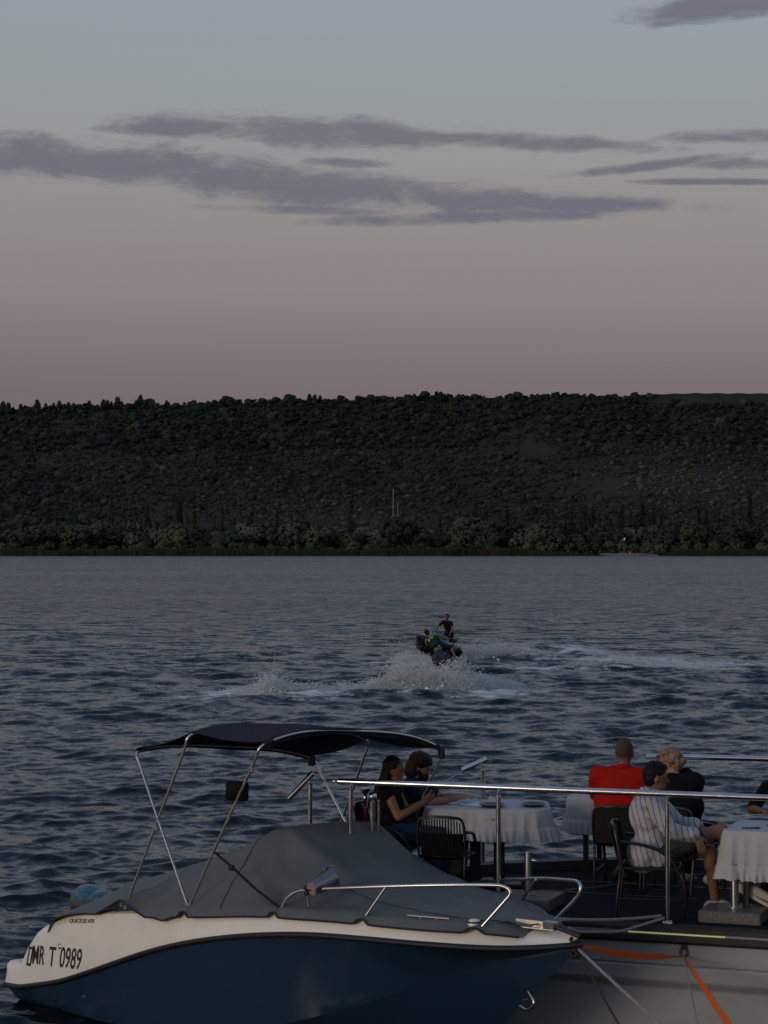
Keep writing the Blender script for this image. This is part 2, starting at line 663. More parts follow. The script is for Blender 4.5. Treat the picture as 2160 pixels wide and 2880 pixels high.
def water_material():
    m = bpy.data.materials.new('lake_water')
    m.use_nodes = True
    N, L = m.node_tree.nodes, m.node_tree.links
    b = N['Principled BSDF']
    b.inputs['Base Color'].default_value = (0.0035, 0.010, 0.014, 1)
    b.inputs['Roughness'].default_value = 0.14
    b.inputs['IOR'].default_value = 1.333
    b.inputs['Specular Tint'].default_value = (0.78, 0.90, 1.0, 1)
    t = N.new('ShaderNodeTexCoord')
    mp = N.new('ShaderNodeMapping')
    mp.inputs['Scale'].default_value = (0.55, 1.0, 1.0)
    L.new(t.outputs['Object'], mp.inputs[0])

    def noise(scale, detail, rough=0.55):
        n = N.new('ShaderNodeTexNoise')
        n.inputs['Scale'].default_value = scale
        n.inputs['Detail'].default_value = detail
        n.inputs['Roughness'].default_value = rough
        L.new(mp.outputs[0], n.inputs['Vector'])
        return n.outputs[0]

    def mth(op, a, b2=None):
        n = N.new('ShaderNodeMath')
        n.operation = op
        for i, v in enumerate((a, b2)):
            if v is None:
                continue
            if isinstance(v, (int, float)):
                n.inputs[i].default_value = v
            else:
                L.new(v, n.inputs[i])
        return n.outputs[0]

    sx = N.new('ShaderNodeSeparateXYZ')
    L.new(t.outputs['Object'], sx.inputs[0])
    far = N.new('ShaderNodeMapRange')
    L.new(sx.outputs[1], far.inputs[0])
    far.inputs[1].default_value = 22
    far.inputs[2].default_value = 110

    def slopes(scale, detail, amount):
        n = N.new('ShaderNodeTexNoise')
        n.inputs['Scale'].default_value = scale
        n.inputs['Detail'].default_value = detail
        n.inputs['Roughness'].default_value = 0.66
        L.new(mp.outputs[0], n.inputs['Vector'])
        v = N.new('ShaderNodeVectorMath')
        v.operation = 'SUBTRACT'
        L.new(n.outputs['Color'], v.inputs[0])
        v.inputs[1].default_value = (0.5, 0.5, 0.5)
        w = N.new('ShaderNodeVectorMath')
        w.operation = 'MULTIPLY'
        L.new(v.outputs[0], w.inputs[0])
        w.inputs[1].default_value = (amount, amount * 1.25, 0)
        return w.outputs[0]

    def vadd(a_, b_, scale=None):
        v = N.new('ShaderNodeVectorMath')
        v.operation = 'ADD'
        L.new(a_, v.inputs[0])
        L.new(b_, v.inputs[1])
        return v.outputs[0]

    fs = N.new('ShaderNodeVectorMath')
    fs.operation = 'SCALE'
    L.new(slopes(1.1, 8, 1.8), fs.inputs[0])
    # ruffled and calmer lanes across the lake
    lane = N.new('ShaderNodeTexNoise')
    lane.inputs['Scale'].default_value = 0.022
    lane.inputs['Detail'].default_value = 4
    L.new(mp.outputs[0], lane.inputs['Vector'])
    L.new(mth('MULTIPLY', far.outputs[0], mth('ADD', 0.45, mth('MULTIPLY', lane.outputs[0], 1.1))), fs.inputs['Scale'])
    # normals tilted toward the quay: darker, bluer reflections put into the distant water
    refl_tilt = N.new('ShaderNodeCombineXYZ')
    L.new(mth('MULTIPLY', far.outputs[0], -0.15), refl_tilt.inputs[1])
    geo = N.new('ShaderNodeNewGeometry')
    nv = N.new('ShaderNodeVectorMath')
    nv.operation = 'NORMALIZE'
    L.new(vadd(vadd(geo.outputs['Normal'], slopes(6.5, 6, 0.85)), vadd(fs.outputs[0], refl_tilt.outputs[0])), nv.inputs[0])
    L.new(nv.outputs[0], b.inputs['Normal'])
    fo = N.new('ShaderNodeAttribute')
    fo.attribute_name = 'foam'
    brk = mth('ADD', mth('MULTIPLY', noise(1.9, 9, 0.8), 5.0), -2.95)
    brk2 = mth('ADD', mth('MULTIPLY', fo.outputs['Fac'], 1.15), mth('MULTIPLY', brk, 1.1))
    ss = N.new('ShaderNodeMapRange')
    ss.interpolation_type = 'SMOOTHSTEP'
    L.new(mth('MULTIPLY', brk2, mth('GREATER_THAN', fo.outputs['Fac'], 0.03)), ss.inputs[0])
    ss.inputs[1].default_value = 0.22
    ss.inputs[2].default_value = 0.95
    mx = N.new('ShaderNodeMix')
    mx.data_type = 'RGBA'
    L.new(ss.outputs[0], mx.inputs[0])
    mx.inputs[6].default_value = (0.0035, 0.010, 0.014, 1)
    mx.inputs[7].default_value = (0.66, 0.69, 0.68, 1)
    L.new(mx.outputs[2], b.inputs['Base Color'])
    rr = N.new('ShaderNodeMapRange')
    L.new(ss.outputs[0], rr.inputs[0])
    rr.inputs[3].default_value = 0.14
    rr.inputs[4].default_value = 0.85
    L.new(rr.outputs[0], b.inputs['Roughness'])
    return m


WATER = water_material()
wme.materials.append(WATER)
wo_ = bpy.data.objects.new('water', wme)
col.objects.link(wo_)
structure(wo_)
bed = MB().grid([[V(-4000, -400, -0.8), V(4000, -400, -0.8)], [V(-4000, 1200, -0.8), V(4000, 1200, -0.8)]])
structure(bed.build('lake_beyond_view', WATER))

# ------------------------------------------------------------------ far shore: terrain
CREST = [(-700, 1155), (-200, 1160), (0, 1156), (300, 1142), (620, 1134), (1000, 1124), (1300, 1120), (1500, 1114), (1800, 1116),
         (1960, 1112), (2160, 1113), (2600, 1112), (3200, 1120)]
SHORE_Y, CREST_Y = 1098.0, 1620.0


def crest_h(x):
    px = 1080 + FPX * x / CREST_Y
    row = np.interp(px, [c[0] for c in CREST], [c[1] for c in CREST])
    return (HZ - row) / FPX * CREST_Y + CAM_H


def terrain_h(x, y):
    x, y = np.asarray(x, float), np.asarray(y, float)
    t = (y - 1165) / (CREST_Y - 1165)
    tc_ = np.clip(t, 0, 1)
    prof = tc_ ** 1.15 * (1 - 0.10 * np.sin(tc_ * np.pi))
    gul = 5.0 * vnoise(x * 0.020, y * 0.010, 3) * np.sin(np.pi * tc_) + 2.0 * vnoise(x * 0.06, y * 0.05, 4) * np.sin(np.pi * tc_)
    flat = np.clip((y - SHORE_Y) / 25.0, 0, 1) * 1.2
    back = np.where(t > 1, -(t - 1) * 6, 0)
    return flat + prof * (crest_h(x) - 1.2) + gul + back


tx = np.linspace(-420, 420, 169)
ty = np.concatenate([[SHORE_Y - 6, SHORE_Y], np.linspace(SHORE_Y + 6, 1700, 110), [1900, 2300]])
rows = []
for yy in ty:
    hh = terrain_h(tx, np.full_like(tx, yy))
    if yy < SHORE_Y:
        hh = hh * 0 - 1.0
    rows.append([V(a, yy, h) for a, h in zip(tx, hh)])
TERR = mat('dry_grass_slope', (0.034, 0.042, 0.024), 0.9, color2=(0.020, 0.029, 0.018), vscale=0.03, spec=0.1)
terr = MB().grid(rows).build('hillside', TERR, smooth=True, angle=None)
structure(terr)

# ------------------------------------------------------------------ foliage
LEAFS = {
    'dark': mat('leaves_dark_green', (0.020, 0.031, 0.023), 0.8, color2=(0.013, 0.021, 0.017), vscale=0.5, rand=0.35, spec=0.15),
    'mid': mat('leaves_mid_green', (0.036, 0.050, 0.031), 0.8, color2=(0.023, 0.034, 0.023), vscale=0.5, rand=0.35, spec=0.15),
    'pale': mat('leaves_silver_green', (0.070, 0.086, 0.066), 0.8, color2=(0.046, 0.060, 0.047), vscale=0.5, rand=0.3, spec=0.15),
    'olive': mat('leaves_olive', (0.050, 0.060, 0.029), 0.8, color2=(0.033, 0.043, 0.023), vscale=0.5, rand=0.3, spec=0.15),
}
LEAFS['shore'] = mat('leaves_shore_green', (0.056, 0.074, 0.044), 0.8, color2=(0.034, 0.048, 0.031), vscale=0.4, rand=0.3, spec=0.15)
LEAFS['shore2'] = mat('leaves_shore_pale', (0.082, 0.098, 0.074), 0.8, color2=(0.052, 0.066, 0.05), vscale=0.4, rand=0.25, spec=0.15)
BARK = mat('bark_brown', (0.05, 0.04, 0.03), 0.9, vary=0.4)
PALEBARK = mat('bark_pale', (0.30, 0.28, 0.24), 0.9, vary=0.3)


def crown_mesh(name, lobes, n, size, seed, material, droop=0.0):
    """leaf clumps (small bent cards) spread through the lobes' volume"""
    r = random.Random(seed)
    mb = MB()
    wts = [l[3] * l[4] * l[5] for l in lobes]
    for _ in range(n):
        cx, cy, cz, rx, ry, rz = r.choices(lobes, wts)[0]
        while True:
            d = V(r.uniform(-1, 1), r.uniform(-1, 1), r.uniform(-1, 1))
            if 0.1 < d.length < 1:
                break
        d = d.normalized() * (d.length ** 0.45)
        p = V(cx + d.x * rx, cy + d.y * ry, cz + d.z * rz)
        s = size * r.uniform(0.6, 1.35)
        nrm = (d.normalized() + V(r.uniform(-.42, .42), r.uniform(-.42, .42), r.uniform(-.15, .55))).normalized()
        a = nrm.orthogonal().normalized()
        a = Quaternion(nrm, r.uniform(0, 6.283)) @ a
        b = nrm.cross(a)
        k = 0.25 * s
        mb.add([p - a * s * .6 + nrm * -k, p - b * s * .5, p + a * s * .65 - nrm * k, p + b * s * .55 + nrm * k * .4],
               [(0, 1, 3), (1, 2, 3)])
    me = mb.mesh(name)
    me.materials.append(material)
    return me


def trunk_mesh(name, h, r0, lean, limbs, seed, material):
    r = random.Random(seed)
    mb = MB()
    top = V(lean, lean * .4, h)
    mb.tube([V(0, 0, -0.6), V(lean * .2, 0, h * .35), V(lean * .6, lean * .2, h * .7), top], [r0 * 1.15, r0 * .85, r0 * .6, r0 * .25], 6)
    for i in range(limbs):
        z = h * r.uniform(.35, .85)
        a = r.uniform(0, 6.283)
        L = h * r.uniform(.2, .35)
        p = V(lean * z / h * .7, 0, z)
        mb.tube([p, p + V(math.cos(a) * L * .5, math.sin(a) * L * .5, L * .4), p + V(math.cos(a) * L * .8, math.sin(a) * L * .8, L)],
                [r0 * .4, r0 * .28, r0 * .1], 5)
    me = mb.mesh(name)
    me.materials.append(material)
    return me


def round_lobes(h, w, seed, k=9, base=0.15):
    r = random.Random(seed)
    out = [(0, 0, h * .58, w * .36, w * .36, h * .36)]
    for i in range(k):
        a = r.uniform(0, 6.283)
        q = w * r.uniform(.16, .36)
        z = h * r.uniform(base + .15, .80)
        s = w * r.uniform(.14, .24)
        out.append((math.cos(a) * q, math.sin(a) * q, z, s, s, s * r.uniform(.7, 1.0) * h / w * 1.0))
    return out


TREE_KINDS = {}


def tree_kind(key, variants):
    TREE_KINDS[key] = variants


tree_kind('willow', [(crown_mesh('crown', round_lobes(10, 12, 10 + i, 13, -.15), 620, 1.25, 20 + i, LEAFS[('shore', 'mid', 'shore2', 'shore', 'shore')[i]]),
                      trunk_mesh('trunk', 7, .35, .5, 4, 30 + i, BARK)) for i in range(5)])
tree_kind('shrub', [(crown_mesh('crown', round_lobes(5, 6.5, 40 + i, 7, -.1), 260, .9, 50 + i, LEAFS[('shore', 'shore2', 'mid')[i]]),
                     trunk_mesh('trunk', 3, .16, .3, 3, 60 + i, BARK)) for i in range(3)])
pop_lobes = [[(0, 0, 3 + k * 2.1, 1.5 - .09 * k + .25 * math.sin(k * 2 + i), 1.5 - .09 * k, 2.0) for k in range(8)] for i in range(3)]
tree_kind('poplar', [(crown_mesh('crown', pop_lobes[i], 420, 0.8, 70 + i, LEAFS[('dark', 'dark', 'mid')[i]]),
                      trunk_mesh('trunk', 16, .28, .3, 3, 80 + i, BARK)) for i in range(3)])
pine_lobes = [[(0.3 * math.sin(k * 2.1 + i), 0, 2.4 + k * 1.15, 3.0 * (1 - k * .13), 3.0 * (1 - k * .13), 1.4) for k in range(5)] for i in range(2)]
tree_kind('pine', [(crown_mesh('crown', pine_lobes[i], 420, 1.0, 90 + i, LEAFS['dark']),
                    trunk_mesh('trunk', 8, .2, .1, 2, 95 + i, BARK)) for i in range(2)])
tree_kind('ridge', [(crown_mesh('crown', round_lobes(6.5, 7, 100 + i, 8, 0.0), 300, 0.8, 105 + i, LEAFS[('dark', 'mid', 'pale')[i]]),
                     trunk_mesh('trunk', 4.5, .2, .3, 3, 110 + i, BARK)) for i in range(3)])
tree_kind('thin', [(crown_mesh('crown', [(0.4, 0, 11, 2.0, 2.0, 2.6), (-.5, .3, 8, 1.5, 1.5, 1.6), (.8, 0, 13.5, 1.2, 1.2, 1.6)], 130, 0.75, 120 + i, LEAFS['mid']),
                    trunk_mesh('trunk', 15, .30, .5, 6, 125 + i, PALEBARK)) for i in range(2)])
TREE_TEXT = {
    'willow': ('round_tree', 'broad rounded tree with drooping crown behind the reed bank', 'tree', 'round trees behind the reeds'),
    'shrub': ('shrub', 'low bushy shrub just behind the reed bank of the far shore', 'shrub', 'shrubs along the far shore'),
    'poplar': ('poplar_tree', 'tall narrow dark poplar at the foot of the hill', 'tree', 'poplars at the foot of the hill'),
    'pine': ('pine_tree', 'dark pointed conifer standing out on the ridge line', 'tree', 'conifers on the ridge'),
    'ridge': ('ridge_tree', 'small rounded broadleaf tree on the crest of the hill', 'tree', 'broadleaf trees on the crest'),
    'thin': ('pale_trunk_tree', 'thin tree with a bare pale trunk among the shore trees', 'tree', 'pale trunked trees'),
}


def plant(key, variant, x, y, s, rot, sz=1.0):
    crown, trunk = TREE_KINDS[key][variant % len(TREE_KINDS[key])]
    nm, lab, cat, grp = TREE_TEXT[key]
    px = 1080 + FPX * x / y
    tone = {'willow': ('green', 'dark green', 'silvery', 'green', 'green'), 'shrub': ('green', 'silvery', 'dark green'), 'poplar': ('dark', 'dark', 'green'),
            'pine': ('dark', 'dark'), 'ridge': ('dark', 'green', 'silvery'), 'thin': ('', '')}[key]
    tone = tone[variant % len(tone)]
    lo, hi = {'willow': (1.2, 1.6), 'shrub': (1.05, 1.4), 'poplar': (1.05, 1.25), 'pine': (.75, 1.05), 'ridge': (.45, .8), 'thin': (.9, 1.05)}[key]
    size = 'small' if s < lo else ('tall' if s > hi else 'mid-sized')
    if key in ('pine', 'ridge'):
        spot = 'on the ridge left bare by the plateau edge' if False else ('on the lower end of the ridge' if px < 520 else ('on the middle of the ridge' if px < 1150 else 'on the ridge near the vine rows'))
    else:
        spot = 'near the tall pale pole' if abs(px - 1106) < 130 else ('around the little beach' if 1630 < px < 1900 else ('by the bare pale trunks' if 270 < px < 500 and key != 'thin' else {
            'willow': 'behind the reed bank', 'shrub': 'at the back of the reeds', 'poplar': 'at the foot of the hill', 'thin': 'among the shore trees'}[key]))
    noun = {'willow': 'broad rounded tree', 'shrub': 'bushy shrub', 'poplar': 'narrow poplar', 'pine': 'pointed conifer', 'ridge': 'rounded broadleaf tree', 'thin': 'thin tree with bare pale trunk'}[key]
    lab = ' '.join((size + ' ' + tone + ' ' + noun + ' ' + spot).split())
    z = float(terrain_h(x, y))
    e = empty(nm, (x, y, z), rot, lab, cat, grp)
    e.scale = (s, s, s * sz)
    for n, me in (('crown', crown), ('trunk', trunk)):
        o = bpy.data.objects.new(n, me)
        col.objects.link(o)
        o.parent = e
    return e


tr = random.Random(3)


def xat(px, y):
    return (px - 1080) / FPX * y


for k in range(62):                                   # rounded trees just behind the reeds
    y = tr.uniform(1112, 1150)
    px = -60 + k * 37 + tr.uniform(-16, 16)
    if 1715 < px < 1800:
        y = tr.uniform(1128, 1146)
    plant('willow', tr.randrange(5), xat(px, y), y, tr.uniform(1.0, 2.1), tr.uniform(0, 6.28), tr.uniform(.75, 1.0))
for k in range(60):
    y = tr.uniform(1106, 1113)
    px = -40 + k * 38 + tr.uniform(-16, 16)
    if 1690 < px < 1810:
        y = tr.uniform(1118, 1124)
    plant('shrub', tr.randrange(3), xat(px, y), y, tr.uniform(.9, 1.6), tr.uniform(0, 6.28))
for k in range(74):                                   # poplars
    y = tr.uniform(1150, 1190)
    px = tr.choice([tr.uniform(1330, 2150), tr.uniform(1330, 2000), tr.uniform(120, 560), tr.uniform(500, 900), tr.uniform(0, 2160)])
    plant('poplar', tr.randrange(3), xat(px, y), y, tr.uniform(.95, 1.4), tr.uniform(0, 6.28), tr.uniform(.85, 1.15))
for px in (312, 338, 352, 388, 418, 440, 466, 1285, 1412, 1690, 150):
    y = tr.uniform(1140, 1152)
    plant('thin', tr.randrange(2), xat(px, y), y, tr.uniform(.8, 1.15), tr.uniform(0, 6.28))
for px in [-5, 8, 22, 37, 58, 70, 88, 104, 128, 138, 150, 166, 180, 192, 205, 222, 236, 250, 262, 274, 290, 301, 312, 330, 342, 358, 383, 395, 430, 444, 468, 620, 632, 648, 870, 885, 900, 1165, 1215, 1228, 1240]:
    y = CREST_Y - tr.uniform(2, 16)
    plant('pine', tr.randrange(2), xat(px, y), y, tr.choice([tr.uniform(.5, .85), tr.uniform(.7, 1.25)]), tr.uniform(0, 6.28))
for k in range(94):
    px = (590 + k * 19.5 if k < 64 else -10 + (k - 64) * 19) + tr.uniform(-24, 24)
    if px > 1815:
        continue
    y = CREST_Y - tr.uniform(0, 12)
    plant('ridge', tr.randrange(3), xat(px, y), y, tr.choice([tr.uniform(.25, .5), tr.uniform(.25, .55), tr.uniform(.3, .7), tr.uniform(.5, .95)]), tr.uniform(0, 6.28), tr.uniform(.7, 1.0))

# the scrub that covers the slope: thousands of bushes, one object
def scrub_mesh(name, h, w, seed, material):
    """soft lumpy bush: too far off for leaves to show"""
    r = random.Random(seed)
    mb = MB()
    for (cx, cy, cz, rx, ry, rz) in round_lobes(h, w, seed, 6, -.1):
        o = len(mb.v)
        mb.ell((cx, cy, cz), (rx * 1.12, ry * 1.12, rz * 1.05), None, 8, 6)
        for i in range(o, len(mb.v)):
            p = Vector(mb.v[i])
            d = p - V(cx, cy, cz)
            mb.v[i] = tuple(V(cx, cy, cz) + d * r.uniform(.78, 1.2))
    me = mb.mesh(name)
    me.shade_smooth()
    me.materials.append(material)
    return me


bush_col = bpy.data.collections.new('scrub_sources')
for i, (tone, h, w) in enumerate([('dark', 4.5, 6), ('dark', 6, 6.5), ('mid', 4, 6), ('mid', 5.5, 6), ('olive', 3.2, 5), ('pale', 3.6, 5), ('dark', 5, 8)]):
    me = scrub_mesh('scrub_%d' % i, h, w, 220 + i, LEAFS[tone]) if i % 2 else crown_mesh('scrub_%d' % i, round_lobes(h, w, 200 + i, 7, -.15), 150, 1.3, 220 + i, LEAFS[tone])
    bush_col.objects.link(bpy.data.objects.new('scrub_source_%d' % i, me))
NB = 32000
bx_ = rng.uniform(-330, 330, NB * 2)
by_ = 1150 + (CREST_Y + 4 - 1150) * rng.uniform(0, 1, NB * 2)
dens = 0.80 + 0.36 * vnoise(bx_ * 0.03, by_ * 0.025, 31) + 0.25 * vnoise(bx_ * 0.09, by_ * 0.08, 32)
tt_ = (by_ - 1165) / (CREST_Y - 1165)
bpx = 1080 + FPX * bx_ / by_
dens += np.where((tt_ > .72), .35, .12)
dens = np.where((tt_ > .955) & (bpx > 1830), 0, dens)
keep = rng.uniform(0, 1, NB * 2) < dens
bx_, by_, tt_, bpx = bx_[keep][:NB], by_[keep][:NB], tt_[keep][:NB], bpx[keep][:NB]
tone = vnoise(bx_ * 0.022, by_ * 0.02, 41) + rng.normal(0, .7, len(bx_))
kind = np.select([tt_ > .72, tone > 1.0, tone > .45, tone > -.1, tone > -.6], [rng.choice([0, 1, 6, 3], len(bx_), p=[.35, .35, .2, .1]), 5, 4, 2, 3], 0)
sc_ = np.clip(rng.lognormal(math.log(.33), .50, len(bx_)), .15, 1.2) * np.where(tt_ > .72, 1.2, 1.0)
bz_ = terrain_h(bx_, by_) - 1.5 * sc_
pm = bpy.data.meshes.new('scrub')
pm.from_pydata(np.stack([bx_, by_, bz_], -1).tolist(), [], [])
for nm, ty_, val in (('kind', 'INT', kind.astype(np.int32)), ('size', 'FLOAT', sc_.astype(np.float32)), ('turn', 'FLOAT', rng.uniform(0, 6.28, len(bx_)).astype(np.float32))):
    a = pm.attributes.new(nm, ty_, 'POINT')
    a.data.foreach_set('value', val)
scrub = bpy.data.objects.new('scrub', pm)
col.objects.link(scrub)
tag(scrub, 'dense dark green scrub covering the far hillside', 'scrub', kind='stuff')
ng = bpy.data.node_groups.new('scatter_scrub', 'GeometryNodeTree')
ng.interface.new_socket('Geometry', in_out='INPUT', socket_type='NodeSocketGeometry')
ng.interface.new_socket('Geometry', in_out='OUTPUT', socket_type='NodeSocketGeometry')
gi, go = ng.nodes.new('NodeGroupInput'), ng.nodes.new('NodeGroupOutput')
ci = ng.nodes.new('GeometryNodeCollectionInfo')
ci.inputs['Collection'].default_value = bush_col
ci.inputs['Separate Children'].default_value = True
ci.inputs['Reset Children'].default_value = True
ip = ng.nodes.new('GeometryNodeInstanceOnPoints')
ip.inputs['Pick Instance'].default_value = True


def named(nm, ty_):
    n = ng.nodes.new('GeometryNodeInputNamedAttribute')
    n.data_type = ty_
    n.inputs['Name'].default_value = nm
    return n.outputs['Attribute']


cx_ = ng.nodes.new('ShaderNodeCombineXYZ')
ng.links.new(named('turn', 'FLOAT'), cx_.inputs[2])
ng.links.new(gi.outputs[0], ip.inputs['Points'])
ng.links.new(ci.outputs[0], ip.inputs['Instance'])
ng.links.new(named('kind', 'INT'), ip.inputs['Instance Index'])
ng.links.new(cx_.outputs[0], ip.inputs['Rotation'])
ng.links.new(named('size', 'FLOAT'), ip.inputs['Scale'])
ng.links.new(ip.outputs[0], go.inputs[0])
md = scrub.modifiers.new('scatter', 'NODES')
md.node_group = ng

# reeds along the water's edge, with a gap where the little beach lies
REED = mat('reed_green', (0.034, 0.046, 0.022), 0.8, color2=(0.022, 0.032, 0.016), vscale=0.15, spec=0.1)
mb = MB()
rr_ = random.Random(8)
for k in range(15000):
    px = rr_.uniform(-250, 2420)
    y = rr_.uniform(1094.5, 1108) - 2.2 * math.sin(px * .013) - 1.3 * math.sin(px * .041 + 1)
    x = xat(px, y)
    hmax = 3.7 + .5 * math.sin(x * .05) + .35 * math.sin(x * .21 + 1)
    if px > 1480:
        hmax *= max(0.0, 1 - (px - 1480) / 260) if px < 1850 else min(1, (px - 1850) / 60) * .8
    if hmax < .4:
        continue
    h = hmax * rr_.uniform(.62, 1.06)
    w = rr_.uniform(.10, .22)
    l = rr_.uniform(-.25, .25)
    mb.add([V(x - w, y, -.3), V(x + w, y, -.3), V(x + w * .6 + l, y + l, h), V(x - w * .6 + l, y + l, h)], [(0, 1, 2, 3)])
reeds = mb.build('reeds', REED, smooth=False, fix=False)
tag(reeds, 'low green bank of reeds along the far water edge', 'reeds', kind='stuff')

# vineyard rows on the plateau
mb = MB()
for k in range(9):
    y = CREST_Y + 2 + k * 5
    row1, row2 = [], []
    for x in np.arange(185, 345, 3.0):
        z = float(terrain_h(x, y))
        row1.append(V(x, y, z - .2))
        row2.append(V(x, y, z + 1.9 + .25 * math.sin(x * 1.7 + k)))
    mb.grid([row1, row2])
tag(mb.build('vine_rows', LEAFS['olive'], smooth=False, fix=False), 'green vine rows on the flat hilltop beyond the trees', 'vines', kind='stuff')

# poles among the trees
POLE = mat('pole_concrete', (0.26, 0.25, 0.23), 0.8, vary=0.2)
for (px, r0, r1, lab) in ((1106, 1452, 1374, 'tall pale pole rising above the far shore trees'), (1119, 1446, 1416, 'short pale pole beside the tall one on the far shore')):
    y = 1140.0
    b0, b1 = at(px, r0, y), at(px, r1, y)
    g = float(terrain_h(b0.x, y))
    e = empty('utility_pole', (b0.x, y, g), 0, lab, 'pole')
    H_ = b1.z - g
    MB().tube([V(0, 0, -.5), V(0, 0, H_)], [.26, .17], 8).build('shaft', POLE, e)
    MB().box((0, 0, H_ - .3), (1.1, .12, .12)).tube([V(-.45, 0, H_ - .25), V(-.45, 0, H_ + .1)], .05, 6).tube([V(.45, 0, H_ - .25), V(.45, 0, H_ + .1)], .05, 6).build('crossarm', POLE, e)

# ------------------------------------------------------------------ materials of man-made things
STEEL = mat('polished_steel', (0.66, 0.65, 0.63), 0.16, metal=1.0, vary=0.06, vscale=9)
STEEL2 = mat('brushed_steel', (0.50, 0.49, 0.48), 0.30, metal=1.0, vary=0.15, vscale=25, stretch=(1, 1, 8))
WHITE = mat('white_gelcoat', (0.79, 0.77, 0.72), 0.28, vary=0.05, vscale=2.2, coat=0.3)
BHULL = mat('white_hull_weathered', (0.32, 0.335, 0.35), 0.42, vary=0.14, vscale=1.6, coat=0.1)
BLACKRUB = mat('black_rubber', (0.016, 0.016, 0.018), 0.55, vary=0.3, vscale=12)
DECKM = mat('dark_deck_carpet', (0.009, 0.012, 0.020), 0.9, vary=0.35, vscale=7, bump=0.4, bscale=160, spec=.15)
COAM = mat('grey_coaming', (0.075, 0.08, 0.09), 0.7, vary=0.25, vscale=4)
STRIPM = mat('aluminium_strip', (0.35, 0.36, 0.37), 0.4, metal=0.8)
LEDM = mat('led_lit', (0.7, 0.8, 0.25), 0.4, emit=((0.74, 0.80, 0.25), 0.34))
LEDOFF = mat('led_profile', (0.22, 0.23, 0.21), 0.35)
GRANITE = mat('speckled_granite', (0.15, 0.145, 0.14), 0.45, color2=(0.04, 0.038, 0.037), vscale=85, bump=0.1, bscale=120)
CHAIRF = mat('chair_frame_black', (0.010, 0.010, 0.012), 0.4, vary=0.2, vscale=20)
WICKER = mat('wicker_brown', (0.022, 0.022, 0.017), 0.7, vary=0.5, vscale=90, bump=0.8, bscale=110, spec=.2)
WICKERD = mat('wicker_black', (0.009, 0.009, 0.010), 0.65, vary=0.4, vscale=90, bump=0.8, bscale=110, spec=.2)
CLOTH = mat('white_tablecloth', (0.42, 0.42, 0.44), 0.9, vary=0.05, vscale=5, bump=0.15, bscale=60)
PLATE = mat('dark_stoneware', (0.022, 0.024, 0.028), 0.25)
PAPER = mat('white_paper', (0.66, 0.68, 0.74), 0.8)
PHONEM = mat('phone_black', (0.012, 0.012, 0.014), 0.15)
TABLEM = mat('table_black', (0.016, 0.016, 0.017), 0.5)

# ------------------------------------------------------------------ moored restaurant boat
BDIR = math.radians(-19.93)
B0 = V(-0.42, 19.29, 0)
UB, NB_ = V(math.cos(BDIR), math.sin(BDIR), 0), V(-math.sin(BDIR), math.cos(BDIR), 0)
DECKZ, RAILZ = 1.28, 2.35


def bl(x, y, z=DECKZ):
    return B0 + UB * x + NB_ * y + V(0, 0, z)


def to_b(p):
    d = Vector(p) - B0
    return V(d.dot(UB), d.dot(NB_), d.z)


def near_x(px):
    k = (px - 1080) / FPX
    return (k * B0.y - B0.x) / (UB.x - k * UB.y)


boat2 = empty('restaurant_boat', B0, BDIR, 'large white moored restaurant boat with steel railings and dark deck', 'boat')
XE = 8.2
outline = [(XE, 0), (XE, 3.5), (3.2, 3.47), (2.4, 3.40), (1.5, 3.05), (0.6, 2.42), (0.05, 1.62), (-0.5, 0.78), (-0.72, 0.35), (-0.66, 0.10), (-0.45, 0.0)]
MB().prism(outline, DECKZ - 0.05, DECKZ).build('deck', DECKM, boat2, smooth=False)


def hull_ring(z, shrink):
    cx, cy = 4.0, 1.7
    return [V(cx + (x - cx) * (1 - shrink * .35), cy + (y - cy) * (1 - shrink), z) for x, y in outline]


# hull behind the near side
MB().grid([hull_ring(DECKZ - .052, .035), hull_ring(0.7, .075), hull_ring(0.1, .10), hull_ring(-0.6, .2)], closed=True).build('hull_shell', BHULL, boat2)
# the near side, with its seam groove and the pressed-in panel
rows = []
zs = np.concatenate([np.linspace(1.13, 0.99, 6), np.linspace(.98, .93, 10), np.linspace(.92, .86, 4), np.linspace(.85, .66, 26), np.linspace(.64, -.5, 12)])
xs = np.concatenate([np.linspace(-.35, 3.9, 110), np.linspace(3.93, 5.0, 50), np.linspace(5.1, XE, 20)])


def sst(a, b, v):
    t = min(1, max(0, (v - a) / (b - a)))
    return t * t * (3 - 2 * t)


for z in zs:
    row = []
    for x in xs:
        ztop = 0.785 - 0.004 * x
        # rounded rectangle: the panel below ztop that ends near x = 4.15
        qx, qz = x - (4.10 - .30), z - (ztop - .30)
        d = min(max(qx, qz), 0) + math.hypot(max(qx, 0), max(qz, 0)) - .30
        off = 0.055 * (1 - sst(-.035, .055, d))
        zg = 0.955 - 0.003 * x
        off += 0.016 * math.exp(-((z - zg) / .007) ** 2)
        bow = 0.0 if x > .6 else (0.6 - x) ** 2 * .5
        row.append(V(x, -0.045 + off + (1.13 - z) * .05 + bow, z))
    rows.append(row)
MB().grid(rows).build('hull_side', BHULL, boat2, angle=60)
